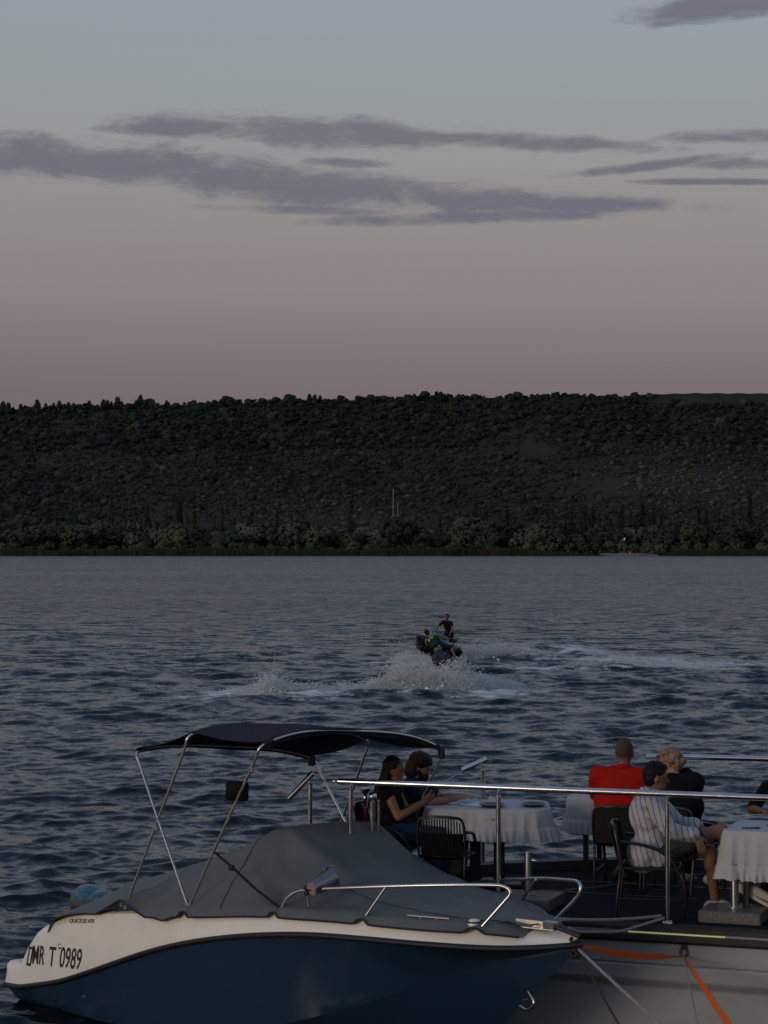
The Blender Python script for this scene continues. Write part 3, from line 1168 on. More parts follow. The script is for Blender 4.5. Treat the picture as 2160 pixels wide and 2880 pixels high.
# rubbing strake
path = [(XE, -0.03), (0.0, -0.03), (-0.45, -0.02), (-0.70, 0.08), (-0.77, 0.35), (-0.54, 0.80), (0.01, 1.66), (0.57, 2.47)]
mbs = MB()
prof = [(-.035, 1.135), (.045, 1.135), (.075, 1.16), (.075, 1.205), (.045, 1.215), (.045, 1.262), (.02, 1.285), (-.035, 1.287)]
rws = []
for i, (x, y) in enumerate(path):
    a, b = Vector(path[max(i - 1, 0)]), Vector(path[min(i + 1, len(path) - 1)])
    t = (b - a).normalized()
    n = Vector((-t.y, t.x))
    rws.append([V(x + n.x * o, y + n.y * o, z) for o, z in prof])
mbs.grid(rws, closed=True)
mbs.build('rubbing_strake', BLACKRUB, boat2, smooth=False)
# LED profile with lit beads
led = MB().box((2.9, -.082, 1.218), (7.4, .018, .020)).build('led_strip', LEDOFF, boat2, smooth=False)
x0l, x1l = near_x(1775), near_x(2050)
lb = MB()
nled = int((x1l - x0l) / .0165)
for k in range(nled):
    lb.box((x0l + k * .0165, -.0935, 1.219), (.0105, .006, .010))
lo_ = lb.build('led_beads', LEDM, led, smooth=False)
lo_['kind'] = 'stuff'
# low coaming round the far edge
cpath = [(XE, 3.40), (3.2, 3.37), (2.45, 3.31), (1.55, 2.97), (.68, 2.35), (.15, 1.60)]
rws = []
for i, (x, y) in enumerate(cpath):
    a, b = Vector(cpath[max(i - 1, 0)]), Vector(cpath[min(i + 1, len(cpath) - 1)])
    t = (b - a).normalized()
    n = Vector((-t.y, t.x))
    rws.append([V(x + n.x * o, y + n.y * o, z) for o, z in ((-.09, DECKZ - .03), (-.09, DECKZ + .085), (.09, DECKZ + .085), (.09, DECKZ - .03))])
MB().grid(rws, closed=True).build('coaming', COAM, boat2, smooth=False)
for (a, b) in (((1.2, 2.05), (7.6, 2.06)), ((1.45, 1.385), (2.9, 1.37)), ((1.66, 1.46), (2.08, 2.02))):
    a, b = V(*a, 0), V(*b, 0)
    t = (b - a).normalized()
    n = V(-t.y, t.x, 0) * .007
    MB().add([a - n + V(0, 0, DECKZ + .004), b - n + V(0, 0, DECKZ + .004), b + n + V(0, 0, DECKZ + .004), a + n + V(0, 0, DECKZ + .004)], [(0, 1, 2, 3)]).build('deck_joint', STRIPM, boat2, smooth=False)


def rail_post(x, y, parent, top=RAILZ, r=.021):
    MB().tube([V(x, y, DECKZ), V(x, y, top - .085)], r, 12).lathe([(r * 1.25, 0), (r * 1.25, .012), (r * .55, .02), (r * .55, .06)], (x, y, top - .088), seg=12).lathe(
        [(.048, 0), (.046, .012), (.026, .024)], (x, y, DECKZ), seg=14).build('post', STEEL, parent)


near_rail = MB().tube([V(near_x(946), .06, RAILZ), V(XE - .3, .06, RAILZ)], .0265, 14).lathe([(.018, 0), (.024, .01), (.01, .03), (.012, .05)], (near_x(946), .06, RAILZ), (-1, 0, 0), 10).build('handrail', STEEL, boat2)
for px in (980, 1395, 1871, 2420):
    rail_post(near_x(px), .06, near_rail)
far_rail = MB().tube([V(2.01, 3.2, RAILZ), V(2.3, 3.3, RAILZ), V(3.2, 3.38, RAILZ), V(XE - .2, 3.42, RAILZ)], .0265, 12).build('handrail', STEEL, boat2)
rail_post(2.30, 3.3, far_rail)
rail_post(4.8, 3.40, far_rail)
# open gate ends at the bow: post with a tilted length of handrail
for (pxp, Y, e0, e1) in ((872, 20.0, (812, 2246), (882, 2173)), (1358, 21.3, (1299, 2166), (1370, 2134))):
    a, b = to_b(at(*e0, Y)), to_b(at(*e1, Y))
    g = MB().tube([a, b], .0265, 12).build('gate_handrail', STEEL, boat2)
    p = to_b(at(pxp, e1[1] + 12, Y))
    rail_post(p.x, p.y, g, top=p.z + .01)
c1 = [to_b(at(884, 2178, 20.0)), to_b(at(912, 2196, 19.7)), to_b(at(945, 2201, 19.3))]
c2 = [to_b(at(1300, 2168, 21.3)), to_b(at(1262, 2192, 21.0)), to_b(at(1226, 2208, 20.6))]
for c in (c1, c2):
    pts = smooth_path(c, 10)
    mb = MB()
    for i in range(len(pts) - 1):
        mb.tube([pts[i], pts[i + 1]], .0055 if i % 2 else .003, 5)
    mb.build('chain', STEEL2, boat2)
# short bollard post with a ball
p = to_b(at(1048, 2240, 19.5))
MB().tube([V(p.x, p.y, DECKZ), V(p.x, p.y, p.z - .05)], .024, 12).tube([V(p.x + .045, p.y + .03, DECKZ), V(p.x + .045, p.y + .03, p.z - .03)], .012, 8).lathe([(.015, -.055), (.02, -.04), (.012, -.035)], p, seg=10).ell(p, (.04, .04, .04)).build('ball_post', STEEL, boat2)
# mooring ring on the side
hk = to_b(at(1926, 2660, 18.22))
MB().lathe([(.03, 0), (.03, .01), (.012, .015), (.012, .05), (.022, .055), (.016, .065)], (hk.x, -.02, hk.z), (0, -1, 0), 12).tube(
    smooth_path([V(hk.x - .012, -.06, hk.z), V(hk.x - .03, -.07, hk.z - .05), V(hk.x, -.07, hk.z - .085), V(hk.x + .03, -.07, hk.z - .05), V(hk.x + .012, -.06, hk.z)], 4), .007, 6).build('mooring_ring', BLACKRUB, boat2)

# ------------------------------------------------------------------ parasol bases
for (x, y, lab) in ((3.42, .42, 'granite parasol base with steel tube under the front table'), (1.60, .50, 'granite parasol base with steel tube behind the bow rail')):
    e = empty('parasol_base', bl(x, y), BDIR, lab, 'parasol base', 'granite parasol bases')
    MB().box((0, 0, .05), (.52, .50, .10), bev=.008).build('slab', GRANITE, e, smooth=False)
    MB().tube([V(0, 0, .098), V(0, 0, .47)], .034, 16).lathe([(.06, .098), (.06, .108), (.036, .112)], seg=16).build('tube', STEEL2, e)
    MB().lathe([(.014, 0), (.014, .02), (.006, .022), (.006, .04)], (0.034, 0, .40), (1, 0, 0), 8).build('clamp_screw', STEEL, e)


# ------------------------------------------------------------------ tables
def rounded(hx, hy, r, n=10):
    out = []
    for cx, cy, a0 in ((hx - r, hy - r, 0), (-hx + r, hy - r, 90), (-hx + r, -hy + r, 180), (hx - r, -hy + r, 270)):
        for k in range(n):
            a = R(a0 + 90 * k / (n - 1))
            out.append((cx + r * math.cos(a), cy + r * math.sin(a)))
    return out


def resample(loop, n):
    P = [Vector(p) for p in loop] + [Vector(loop[0])]
    L = [0]
    for i in range(len(P) - 1):
        L.append(L[-1] + (P[i + 1] - P[i]).length)
    out = []
    j = 0
    for k in range(n):
        s = L[-1] * k / n
        while L[j + 1] < s:
            j += 1
        out.append(P[j].lerp(P[j + 1], (s - L[j]) / max(1e-9, L[j + 1] - L[j])))
    return out


def table(x, y, rot, hx, hy, rad, drop, seed, lab_t, lab_c, legs='post', height=.74):
    e = empty('dining_table', bl(x, y), BDIR + R(rot), lab_t, 'table', 'dining tables')
    MB().prism(rounded(hx, hy, rad), height - .03, height).build('tabletop', TABLEM, e, smooth=False)
    if legs == 'post':
        for sx in (-1, 1):
            MB().box((sx * .11, 0, height / 2), (.10, .10, height - .06), bev=.01).build('leg', TABLEM, e, smooth=False)
        MB().box((0, 0, .02), (.62, .45, .04), bev=.01).build('foot_plate', TABLEM, e, smooth=False)
    else:
        for sx in (-1, 1):
            for sy in (-1, 1):
                MB().box((sx * hx * .72, sy * hy * .72, height / 2), (.045, .045, height - .03)).build('leg', TABLEM, e, smooth=False)
    n = 260
    loop = resample(rounded(hx + .012, hy + .012, rad + .012, 14), n)
    r = random.Random(seed)
    ph = [r.uniform(0, 6.28) for _ in range(6)]
    nf = round(sum((Vector(loop[i]) - Vector(loop[i - 1])).length for i in range(n)) / .135)
    rows = []
    topz = height + .004
    for sc in (0.02, .5, .85, .97):
        rows.append([V(p.x * sc, p.y * sc, topz + (0 if sc < .97 else -.001)) for p in loop])
    frill = drop - .12
    depth = [0, .012, .04, .10] + [frill * q for q in (.45, .7, .93, .985)] + [frill + .006] + [frill + (drop - frill) * q for q in (.25, .6, 1.0)]
    for d in depth:
        row = []
        q = d / drop
        for k in range(n):
            w = 2 * math.pi * k / n
            p = loop[k]
            nrm = (Vector(loop[(k + 1) % n]) - Vector(loop[k - 1])).normalized()
            nrm = Vector((nrm.y, -nrm.x))
            nf_ = nf
            big = (1 - 2 * abs(math.sin(nf_ * .5 * w + ph[0] + 1.3 * math.sin(3 * w + ph[1]) + .6 * math.sin(7 * w + ph[5])))) * (.55 + .45 * math.sin(5 * w + ph[3])) + .4 * math.sin(nf_ * .41 * w + ph[2])
            fine = math.sin(nf_ * 2.35 * w + ph[3] + .5 * math.sin(5 * w))
            off = .010 + .034 * q * big + .035 * q
            if d > frill:
                f = (d - frill) / (drop - frill)
                off += .008 + .022 * f * fine + .018 * f
            zz = topz - d - (.012 * q * math.sin(2 * w + ph[4]) + .006 * q * big)
            if d < .02:
                off = .004 * (d / .012)
                zz = topz - d
            row.append(V(p.x + nrm.x * off, p.y + nrm.y * off, zz))
        rows.append(row)
    o = MB().grid(rows, closed=True).build('tablecloth', CLOTH, None, angle=75)
    o.location = bl(x, y)
    o.rotation_euler = (0, 0, BDIR + R(rot))
    tag(o, lab_c, 'tablecloth', 'white frilled tablecloths')
    return e


table(0.91, 1.52, 18, .56, .40, .20, .29, 1, 'black dining table beside the couple', 'white frilled cloth on the table beside the couple')
table(2.00, 2.74, 0, .56, .36, .06, .34, 2, 'dining table in front of the man in red', 'white frilled cloth on the table before the man in red', 'four')
table(3.93, .80, 0, .60, .38, .05, .42, 3, 'dining table by the man in the striped shirt', 'white frilled cloth on the table above the white sneakers', 'four')
table(4.12, 2.86, 0, .5, .36, .06, .34, 4, 'dining table by the far railing behind the front table', 'white frilled cloth on the table by the far railing', 'four')


def plate(p, r, lab):
    o = MB().lathe([(r * .55, 0), (r * .6, .004), (r, .026), (r * .99, .03), (r * .62, .010), (0.001, .008)], seg=28).build('plate', PLATE)
    o.location = p
    tag(o, lab, 'plate', 'dark plates')


TZ = DECKZ + .7455
plate(bl(1.02, 1.33, TZ), .125, 'dark plate beside the menus on the round-cornered table')
plate(bl(1.36, 1.50, TZ), .125, 'dark plate on the bare end of the round-cornered table')
for (x, y, rz, dz, lab) in ((.66, 1.52, 12, 0, 'white menu sheet lying before the couple'), (.84, 1.42, -25, .003, 'white menu sheet next to the dark plate')):
    o = MB().box((0, 0, .002), (.30, .21, .002)).build('menu_sheet', PAPER, smooth=False)
    o.location = bl(x, y, TZ + dz)
    o.rotation_euler = (0, 0, BDIR + R(rz))
    tag(o, lab, 'menu', 'menus')
nk = MB().add([V(-.07, -.05, 0), V(.07, -.05, 0), V(0, .06, .005), V(-.02, 0, .07), V(.03, .01, .05)], [(0, 1, 3), (1, 4, 3), (1, 2, 4), (2, 0, 3), (2, 3, 4)]).build('napkin', CLOTH, smooth=False)
nk.location = bl(.93, 1.62, TZ)
tag(nk, 'folded white napkin standing between menus and plate', 'napkin')
ph_ = MB().box((0, 0, .005), (.15, .075, .009), bev=.004).build('phone', PHONEM, smooth=False)
ph_.location = bl(3.52, .62, TZ)
ph_.rotation_euler = (0, 0, BDIR + R(8))
tag(ph_, 'black phone lying at the corner of the front table', 'phone')
bk = MB().box((0, 0, .008), (.22, .16, .014), bev=.003).build('menu_folder', mat('folder_brown', (.10, .085, .06), .6))
bk.location = bl(3.74, .86, TZ)
bk.rotation_euler = (0, 0, BDIR - R(6))
tag(bk, 'dark menu folder on the front table near a forearm', 'menu')


# ------------------------------------------------------------------ chairs
def chair_parts(kind):
    """facing +x; seat height 0.45"""
    P = {}
    t = .0145
    legs = []
    for s in (-1, 1):
        legs.append(MB().tube(smooth_path([V(-.30, s * .245, 0), V(-.275, s * .25, .25), V(-.245, s * .255, .46)], 4), t, 8).mesh('leg'))
        # front leg runs up into the arched arm rest
        legs.append(MB().tube(smooth_path([V(.27, s * .27, 0), V(.255, s * .275, .25), V(.20, s * .28, .47), V(.08, s * .285, .60), V(-.08, s * .285, .655), V(-.255, s * .272, .675)], 5), t * 1.1, 8).mesh('armrest_leg'))
    P['legs'] = legs
    arch = smooth_path([V(-.245, -.255, .44), V(-.275, -.262, .62), V(-.305, -.235, .785), V(-.335, -.12, .815), V(-.345, 0, .82), V(-.335, .12, .815), V(-.305, .235, .785), V(-.275, .262, .62), V(-.245, .255, .44)], 5)
    P['frame'] = MB().tube(arch, .0155, 8).tube([V(-.245, -.25, .44), V(.22, -.275, .435)], .012, 6).tube([V(-.245, .25, .44), V(.22, .275, .435)], .012, 6).tube([V(.22, -.275, .435), V(.22, .275, .435)], .012, 6).tube(
        [V(-.285, -.245, .17), V(.262, -.272, .17)], .009, 6).tube([V(-.285, .245, .17), V(.262, .272, .17)], .009, 6).mesh('frame')
    seat = []
    for i in range(9):
        x = lerp(-.25, .24, i / 8)
        seat.append([V(x, lerp(-.255, .255, k / 8), .452 - .012 * (1 - (2 * k / 8 - 1) ** 2) - (.012 if i == 8 else 0)) for k in range(9)])
    low = [[p - V(0, 0, .022) for p in r] for r in seat]
    m = MB().grid(seat).grid(low)
    m.grid([seat[-1], low[-1]]).grid([[r[0] for r in seat], [r[0] for r in low]]).grid([[r[-1] for r in seat], [r[-1] for r in low]])
    P['seat'] = m.mesh('seat')
    if kind == 'cord':
        cords = []
        for k in range(15):
            y = lerp(-.215, .215, k / 14)
            dep = .03 * (1 - (y / .24) ** 2)
            top = .80 - .05 * (abs(y) / .24) ** 4
            cords.append(MB().tube([V(-.255 - dep * .5, y, .45), V(-.295 - dep, y, .63), V(-.315 - dep, y, top)], .0085, 5).mesh('cord'))
        P['cords'] = cords
        P['panel'] = MB().grid([[V(-.245 - .03 * (1 - (y / .24) ** 2) * .8, y, z) for y in np.linspace(-.235, .235, 9)] for z in np.linspace(.45, .66, 4)]).mesh('back_panel')
    else:
        g = [[V(-.245 - (z - .45) * .24 - .035 * (1 - (y / .25) ** 2), y * (1 if z < .7 else .96), z - .03 * (abs(y) / .25) ** 4 * (1 if z > .75 else 0)) for y in np.linspace(-.245, .245, 11)] for z in np.linspace(.45, .808, 8)]
        g2 = [[p + V(-.014, 0, 0) for p in r] for r in g]
        P['panel'] = MB().grid(g).grid(g2).grid([g[-1], g2[-1]]).grid([g[0], g2[0]]).mesh('backrest')
    return P


def chair_meshes(kind, weave):
    P = chair_parts(kind)
    for me in P['legs']:
        me.materials.append(CHAIRF)
    for k in ('frame',):
        P[k].materials.append(CHAIRF)
    for k in ('seat', 'panel'):
        P[k].materials.append(weave)
    for me in P.get('cords', []):
        me.materials.append(weave)
    for v in P.values():
        for me in (v if isinstance(v, list) else [v]):
            bm = bmesh.new()
            bm.from_mesh(me)
            bmesh.ops.recalc_face_normals(bm, faces=bm.faces)
            bm.to_mesh(me)
            bm.free()
            me.shade_smooth()
            me.set_sharp_from_angle(angle=R(45))
    return P


CHAIRS = {'cord': chair_meshes('cord', WICKERD), 'brown': chair_meshes('woven', WICKER), 'black': chair_meshes('woven', WICKERD)}


def chair(kind, x, y, face, lab, grp='dark woven armchairs'):
    """face: degrees from the boat's near edge direction"""
    e = empty('armchair', bl(x, y), BDIR + R(face), lab, 'chair', grp)
    e.scale = (1, 1, .95)
    P = CHAIRS[kind]

    def link(n, me, par):
        o = bpy.data.objects.new(n, me)
        col.objects.link(o)
        o.parent = par
        return o

    for me, n in zip(P['legs'], ('leg', 'armrest_leg') * 2):
        link(n, me, e)
    link('frame', P['frame'], e)
    link('seat', P['seat'], e)
    b = link('backrest', P['panel'], e)
    for me in P.get('cords', []):
        link('cord', me, b)
    return e


chair('cord', .86, .50, 96, 'empty black armchair with corded back at the couple table').scale = (.9, .80, .95)
chair('black', .17, .98, 8, 'dark armchair under the woman with long black hair')
chair('black', .16, 1.50, 5, 'dark armchair under the bearded man in blue')
chair('brown', 2.10, 1.93, 92, 'brown woven armchair under the man in red').scale = (1, .86, .93)
chair('brown', 2.71, .47, 10, 'dark armchair under the man in the striped shirt')
chair('brown', 2.66, 1.95, 72, 'brown woven armchair under the blonde woman')
chair('black', 3.66, 1.88, 255, 'dark armchair beyond the front table, mostly out of sight')

# water pipe standing at the bow
PINK = mat('pink_glass', (0.42, 0.012, 0.09), 0.2, coat=0.5)
e = empty('water_pipe', bl(-.10, 1.0), 0, 'pink water pipe with steel top beside the couple', 'water pipe')
MB().lathe([(.09, 0), (.10, .03), (.10, .12), (.045, .22), (.03, .28)], seg=20).build('base', PINK, e)
MB().lathe([(.026, .28), (.026, .50), (.036, .52), (.036, .54), (.024, .55), (.03, .60), (.024, .65), (.03, .70), (.022, .74)], seg=16).build('stem', PINK, e)
MB().lathe([(.012, .74), (.012, .80), (.02, .82), (.012, .84), (.03, .87), (.046, .90), (.046, .91), (.03, .91)], seg=18).build('bowl', STEEL, e)
MB().tube(smooth_path([V(.03, 0, .55), V(-.10, -.02, .56), V(-.17, -.03, .50), V(-.16, -.05, .42), V(-.05, -.08, .40)], 5), .018, 8).build('hose', PINK, e)

# ------------------------------------------------------------------ covered speedboat
SA, SROLL = R(50), R(1.2)
su, sv, sw = V(math.cos(SA), -math.sin(SA), 0), V(math.sin(SA), math.cos(SA), 0), V(0, 0, 1)
sv2 = sv * math.cos(SROLL) - sw * math.sin(SROLL)
sw2 = sw * math.cos(SROLL) + sv * math.sin(SROLL)
SM = Matrix(((su.x, sv2.x, sw2.x, -2.723), (su.y, sv2.y, sw2.y, 22.053), (su.z, sv2.z, sw2.z, 0), (0, 0, 0, 1)))
sb = empty('speedboat', matrix=SM, label='blue and white covered speedboat with bimini top in the foreground', cat='boat')


def sbw(x, y, z):
    return SM @ V(x, y, z)


SL = 6.53


def beam(x):
    t = min(1, max(0, (x - 2.6) / (SL - 2.6)))
    return 1.2 * (1 - t ** 2.7)


def tab(x, T):
    return float(np.interp(x, [t[0] for t in T], [t[1] for t in T]))


def ctab(x, T):
    """smooth table"""
    xs_ = [t[0] for t in T]
    i = max(0, min(len(T) - 2, int(np.searchsorted(xs_, x)) - 1))
    p = [T[max(0, min(len(T) - 1, j))] for j in (i - 1, i, i + 1, i + 2)]
    t = (x - p[1][0]) / (p[2][0] - p[1][0])
    t = min(1, max(0, t))
    m1 = (p[2][1] - p[0][1]) / max(1e-6, p[2][0] - p[0][0]) * (p[2][0] - p[1][0])
    m2 = (p[3][1] - p[1][1]) / max(1e-6, p[3][0] - p[1][0]) * (p[2][0] - p[1][0])
    return (2 * t ** 3 - 3 * t ** 2 + 1) * p[1][1] + (t ** 3 - 2 * t ** 2 + t) * m1 + (-2 * t ** 3 + 3 * t ** 2) * p[2][1] + (t ** 3 - t ** 2) * m2


RUB = [(0, .168), (.25, .185), (.5, .235), (1, .351), (1.5, .509), (2, .678), (2.5, .839), (3, .974), (3.5, 1.084), (4, 1.171), (4.5, 1.23), (5, 1.253), (5.5, 1.258), (6, 1.268), (6.3, 1.295), (6.53, 1.33)]
GUN = [(0, .394), (.2, .40), (.27, .44), (.36, .60), (.5, .745), (.75, .87), (1, .957), (1.5, 1.047), (2, 1.115), (2.5, 1.178), (3, 1.247), (3.5, 1.309), (4, 1.369), (4.5, 1.399), (5, 1.412), (5.5, 1.418), (6, 1.42), (6.3, 1.40), (6.53, 1.37)]
CHB = [(0, 1.08), (2, 1.08), (3.5, 1.03), (4.17, .93), (4.82, .72), (5.34, .48), (5.8, .25), (6.2, .09), (6.53, 0.0)]
CHZ = [(0, .02), (2, .06), (3, .16), (3.5, .26), (4.17, .45), (4.82, .68), (5.34, .93), (5.8, 1.10), (6.2, 1.21), (6.53, 1.31)]
KEEL = [(0, -.36), (3.6, -.36), (4.4, -.24), (5.0, .02), (5.5, .40), (5.95, .80), (6.3, 1.10), (6.53, 1.29)]
BLUE = mat('navy_gelcoat', (0.015, 0.036, 0.074), 0.22, vary=0.10, vscale=1.3, coat=0.12)
xs_h = sorted(set([0, .12, .25, .35, .5] + list(np.linspace(.5, 6.4, 60)) + [6.45, 6.5, 6.53]))
rows = []
for x in xs_h:
    b, zr, bc, zc, zk = beam(x), ctab(x, RUB), ctab(x, CHB), ctab(x, CHZ), ctab(x, KEEL)
    zc = min(zc, zr - .01)
    zk = min(zk, zc - .005)
    half = [(0, zk), (bc * .5, lerp(zk, zc, .46)), (bc * .97, zc - .012), (bc, zc + .012)]
    for q in (.2, .4, .6, .8, 1.0):
        fl = q ** 1.25 if x > 3.5 else q
        half.append((lerp(bc, b, fl), lerp(zc + .012, zr, q)))
    row = [V(x, -y, z) for y, z in half[::-1]] + [V(x, y, z) for y, z in half[1:]]
    rows.append(row)
hm = MB().grid(rows)
hm.add(rows[0], [tuple(range(len(rows[0])))])
hull = hm.build('hull', BLUE, sb, angle=32)
# white deck moulding
rows = []
for x in xs_h:
    b, zr, zg = beam(x), ctab(x, RUB), ctab(x, GUN)
    k = sst(.2, .9, x)
    tum = .03 + .05 * k if x < 5.2 else .08 + .10 * sst(5.2, 6.3, x)
    tum = min(tum, b * .6)
    kn = lerp(.85, .55, sst(.5, 2.2, x))
    half = [(b + .004, zr - .02), (b + .006, zr + .02), (b - tum * .28, lerp(zr, zg, kn * .6)), (b - tum * .42, lerp(zr, zg, kn)), (b - tum * .75, zg - .022), (b - tum - .012, zg - .004), (max(0, b - tum - .05), zg + .002),
            (max(0, b - tum - .16), zg + .004)]
    half = [(max(0.0, y), z) for y, z in half]
    mid = [(0, zg + .015)]
    rows.append([V(x, -y, z) for y, z in half] + [V(x, 0, mid[0][1])] + [V(x, y, z) for y, z in half[::-1]])
dm = MB().grid(rows)
dm.add(rows[0], [tuple(range(len(rows[0])))])
dm.build('deck_moulding', WHITE, sb, angle=50)
# rub rail
line = [V(x, -beam(x) - .008, ctab(x, RUB)) for x in xs_h]
line2 = [V(x, beam(x) + .008, ctab(x, RUB)) for x in xs_h[::-1]]
MB().tube(line + line2[1:], .040, 10, flat=.62).build('rub_rail', BLACKRUB, sb, angle=60)
MB().tube([p + V(0, -.024, .008) for p in line[:-2]], .008, 6).build('rub_rail_insert', mat('grey_rubber', (.05, .05, .05), .5), sb)

# registration and maker's lettering
LETTER = mat('black_lettering', (0.02, 0.016, 0.014), 0.5)
LETTER2 = mat('grey_brown_lettering', (0.07, 0.055, 0.05), 0.5)


def side_pt(x, z, out=.004):
    """starboard side of the moulding at height z"""
    b, zr, zg = beam(x), ctab(x, RUB), ctab(x, GUN)
    k = sst(.2, .9, x)
    tum = .03 + .05 * k
    kn = lerp(.85, .55, sst(.5, 2.2, x))
    P = [(b + .006, zr + .02), (b - tum * .28, lerp(zr, zg, kn * .6)), (b - tum * .42, lerp(zr, zg, kn)), (b - tum * .75, zg - .022)]
    y = float(np.interp(z, [p[1] for p in P], [p[0] for p in P]))
    return V(x, -y - out, z)


def hull_text(s, x0, z0, x1, z1, height, material, name, shear=0.0, bold=0.0):
    cu = bpy.data.curves.new('txt', 'FONT')
    cu.body = s
    cu.size = 1
    cu.offset = bold
    cu.resolution_u = 4
    o = bpy.data.objects.new('txt', cu)
    col.objects.link(o)
    dg = bpy.context.evaluated_depsgraph_get()
    me = bpy.data.meshes.new_from_object(o.evaluated_get(dg))
    bpy.data.objects.remove(o)
    vs = [v.co.copy() for v in me.vertices]
    fs = [tuple(p.vertices) for p in me.polygons]
    bpy.data.meshes.remove(me)
    mnx, mxx = min(v.x for v in vs), max(v.x for v in vs)
    mny, mxy = min(v.y for v in vs), max(v.y for v in vs)
    out = []
    for v in vs:
        q = (v.x - mnx) / (mxx - mnx)
        r = (v.y - mny) / (mxy - mny)
        out.append(side_pt(lerp(x0, x1, q) + shear * r * height, lerp(z0, z1, q) + r * height))
    return MB().add(out, fs).build(name, material, sb, smooth=False, fix=False)


# first sign: a slanted open box
gl = MB()
xg, zg_ = .368, .415
for (a, b) in (((0, 0), (.03, .16)), ((.03, .16), (.092, .16)), ((.092, .16), (.062, 0)), ((.062, 0), (0, 0))):
    p, q = Vector(a), Vector(b)
    t = (q - p).normalized() * .011
    n = Vector((-t.y, t.x)) * (1.0 if abs(t.x) > abs(t.y) else .9)
    gl.add([side_pt(xg + c.x, zg_ + c.y, .004) for c in (p - t - n, q + t - n, q + t + n, p - t + n)], [(0, 1, 2, 3)])
gl.build('registration_sign', LETTER, sb, smooth=False, fix=False)
hull_text('MR', .465, .432, .675, .452, .175, LETTER, 'registration_letters', 0, .012)
hull_text('T', .75, .452, .865, .463, .180, LETTER, 'registration_letters', 0, .012)
hull_text('0989', .945, .468, 1.325, .500, .190, LETTER, 'registration_digits', 0, .008)
hull_text('QUICKSILVER', 1.04, .882, 1.47, .935, .046, LETTER2, 'maker_lettering', .12, .012)

# small fittings
MB().lathe([(.028, 0), (.028, .008), (.018, .012), (.014, .004), (.002, .003)], side_pt(.93, .66, 0), (0, -1, 0.1), 14).build('fuel_cap', STEEL, sb)
MB().lathe([(.034, 0), (.034, .012), (.020, .014), (.018, .002), (.002, .001)], (1.29, -1.135, .27), (0, -1, -.15), 14).build('drain_fitting', mat('grey_plastic', (.12, .14, .18), .4), sb)
MB().tube(smooth_path([V(6.02, -.03, .90), V(6.09, -.035, .82), V(6.02, -.035, .76), V(5.93, -.03, .77)], 5), .011, 8).build('bow_eye', STEEL, sb)
MB().tube([V(5.28, -.66, 1.455), V(5.60, -.50, 1.455)], .010, 8).tube([V(5.38, -.61, 1.41), V(5.38, -.61, 1.455)], .009, 8).tube([V(5.50, -.55, 1.41), V(5.50, -.55, 1.455)], .009, 8).build('cleat', mat('dull_steel', (.30, .30, .30), .45, metal=.9), sb)
MB().lathe([(.05, 0), (.05, .03), (.045, .05), (.02, .06)], (5.78, -.40, 1.41), seg=16).build('nav_light', WHITE, sb)
MB().lathe([(.051, .028), (.051, .042)], (5.78, -.40, 1.41), seg=16).build('nav_light_band', BLACKRUB, sb)
# anchor roller and bow fittings
MB().prism([(5.86, -.20), (6.06, -.20), (6.36, -.10), (6.36, -.045), (6.20, -.045), (5.9, -.10)], 1.424, 1.432).box((6.30, -.07, 1.46), (.12, .07, .06), bev=.008).box((6.13, -.12, 1.455), (.26, .012, .05), Matrix.Rotation(R(18), 3, 'Z')).build('anchor_roller', STEEL2, sb, smooth=False)
MB().tube([V(6.34, -.07, 1.455), V(6.55, 0, 1.40)], .02, 8).build('bow_bar', BLACKRUB, sb)

# bow rails
near_path = [(4.10, -1.03, 1.37), (4.16, -1.02, 1.47), (4.26, -1.0, 1.54), (4.42, -.97, 1.58), (4.85, -.85, 1.64), (5.45, -.62, 1.71), (5.90, -.36, 1.745), (6.02, -.29, 1.735), (6.055, -.275, 1.69), (6.01, -.30, 1.62), (5.86, -.40, 1.41)]
far_path = [(4.10, 1.03, 1.33), (4.20, 1.01, 1.42), (4.36, .98, 1.49), (4.62, .92, 1.53), (5.33, .70, 1.65), (5.90, .52, 1.715), (6.06, .47, 1.72), (6.10, .455, 1.67), (6.05, .45, 1.59), (5.84, .42, 1.39)]
STEEL3 = mat('satin_steel_tube', (0.62, 0.60, 0.58), 0.30, metal=1.0)
br1 = MB().tube(smooth_path([V(*p) for p in near_path], 5), .0145, 10).build('bow_rail', STEEL3, sb)
MB().tube([V(5.12, -.76, 1.665), V(4.95, -.83, 1.41)], .0125, 8).build('stanchion', STEEL3, br1)
br2 = MB().tube(smooth_path([V(*p) for p in far_path], 5), .0145, 10).build('bow_rail', STEEL3, sb)
MB().tube([V(5.39, .64, 1.655), V(5.04, .79, 1.39)], .0125, 8).build('stanchion', STEEL3, br2)

# outboard engine
ENG = mat('engine_grey', (0.05, 0.05, 0.055), 0.35, vary=0.2)
ENGB = mat('engine_blue_wrap', (0.032, 0.15, 0.23), 0.3, color2=(0.012, 0.03, 0.05), vscale=9)
em = MB()
em.ell((-.38, 0, .78), (.30, .20, .17), Matrix.Rotation(R(6), 3, 'Y')).box((-.36, 0, .62), (.42, .30, .24), bev=.06).ell((-.22, 0, .80), (.24, .18, .15))
eng = finish('engine', remesh(em, .015, 6), ENG, sb, angle=None)
ct = MB().ell((-.34, 0, .845), (.29, .185, .135), Matrix.Rotation(R(10), 3, 'Y')).ell((-.16, 0, .86), (.20, .16, .10))
finish('cowl_top', remesh(ct, .015, 5), ENGB, eng, angle=None)
MB().box((-.36, 0, .25), (.18, .14, .7), bev=.04).box((-.36, 0, -.15), (.30, .05, .3), bev=.02).build('engine_leg', ENG, eng)

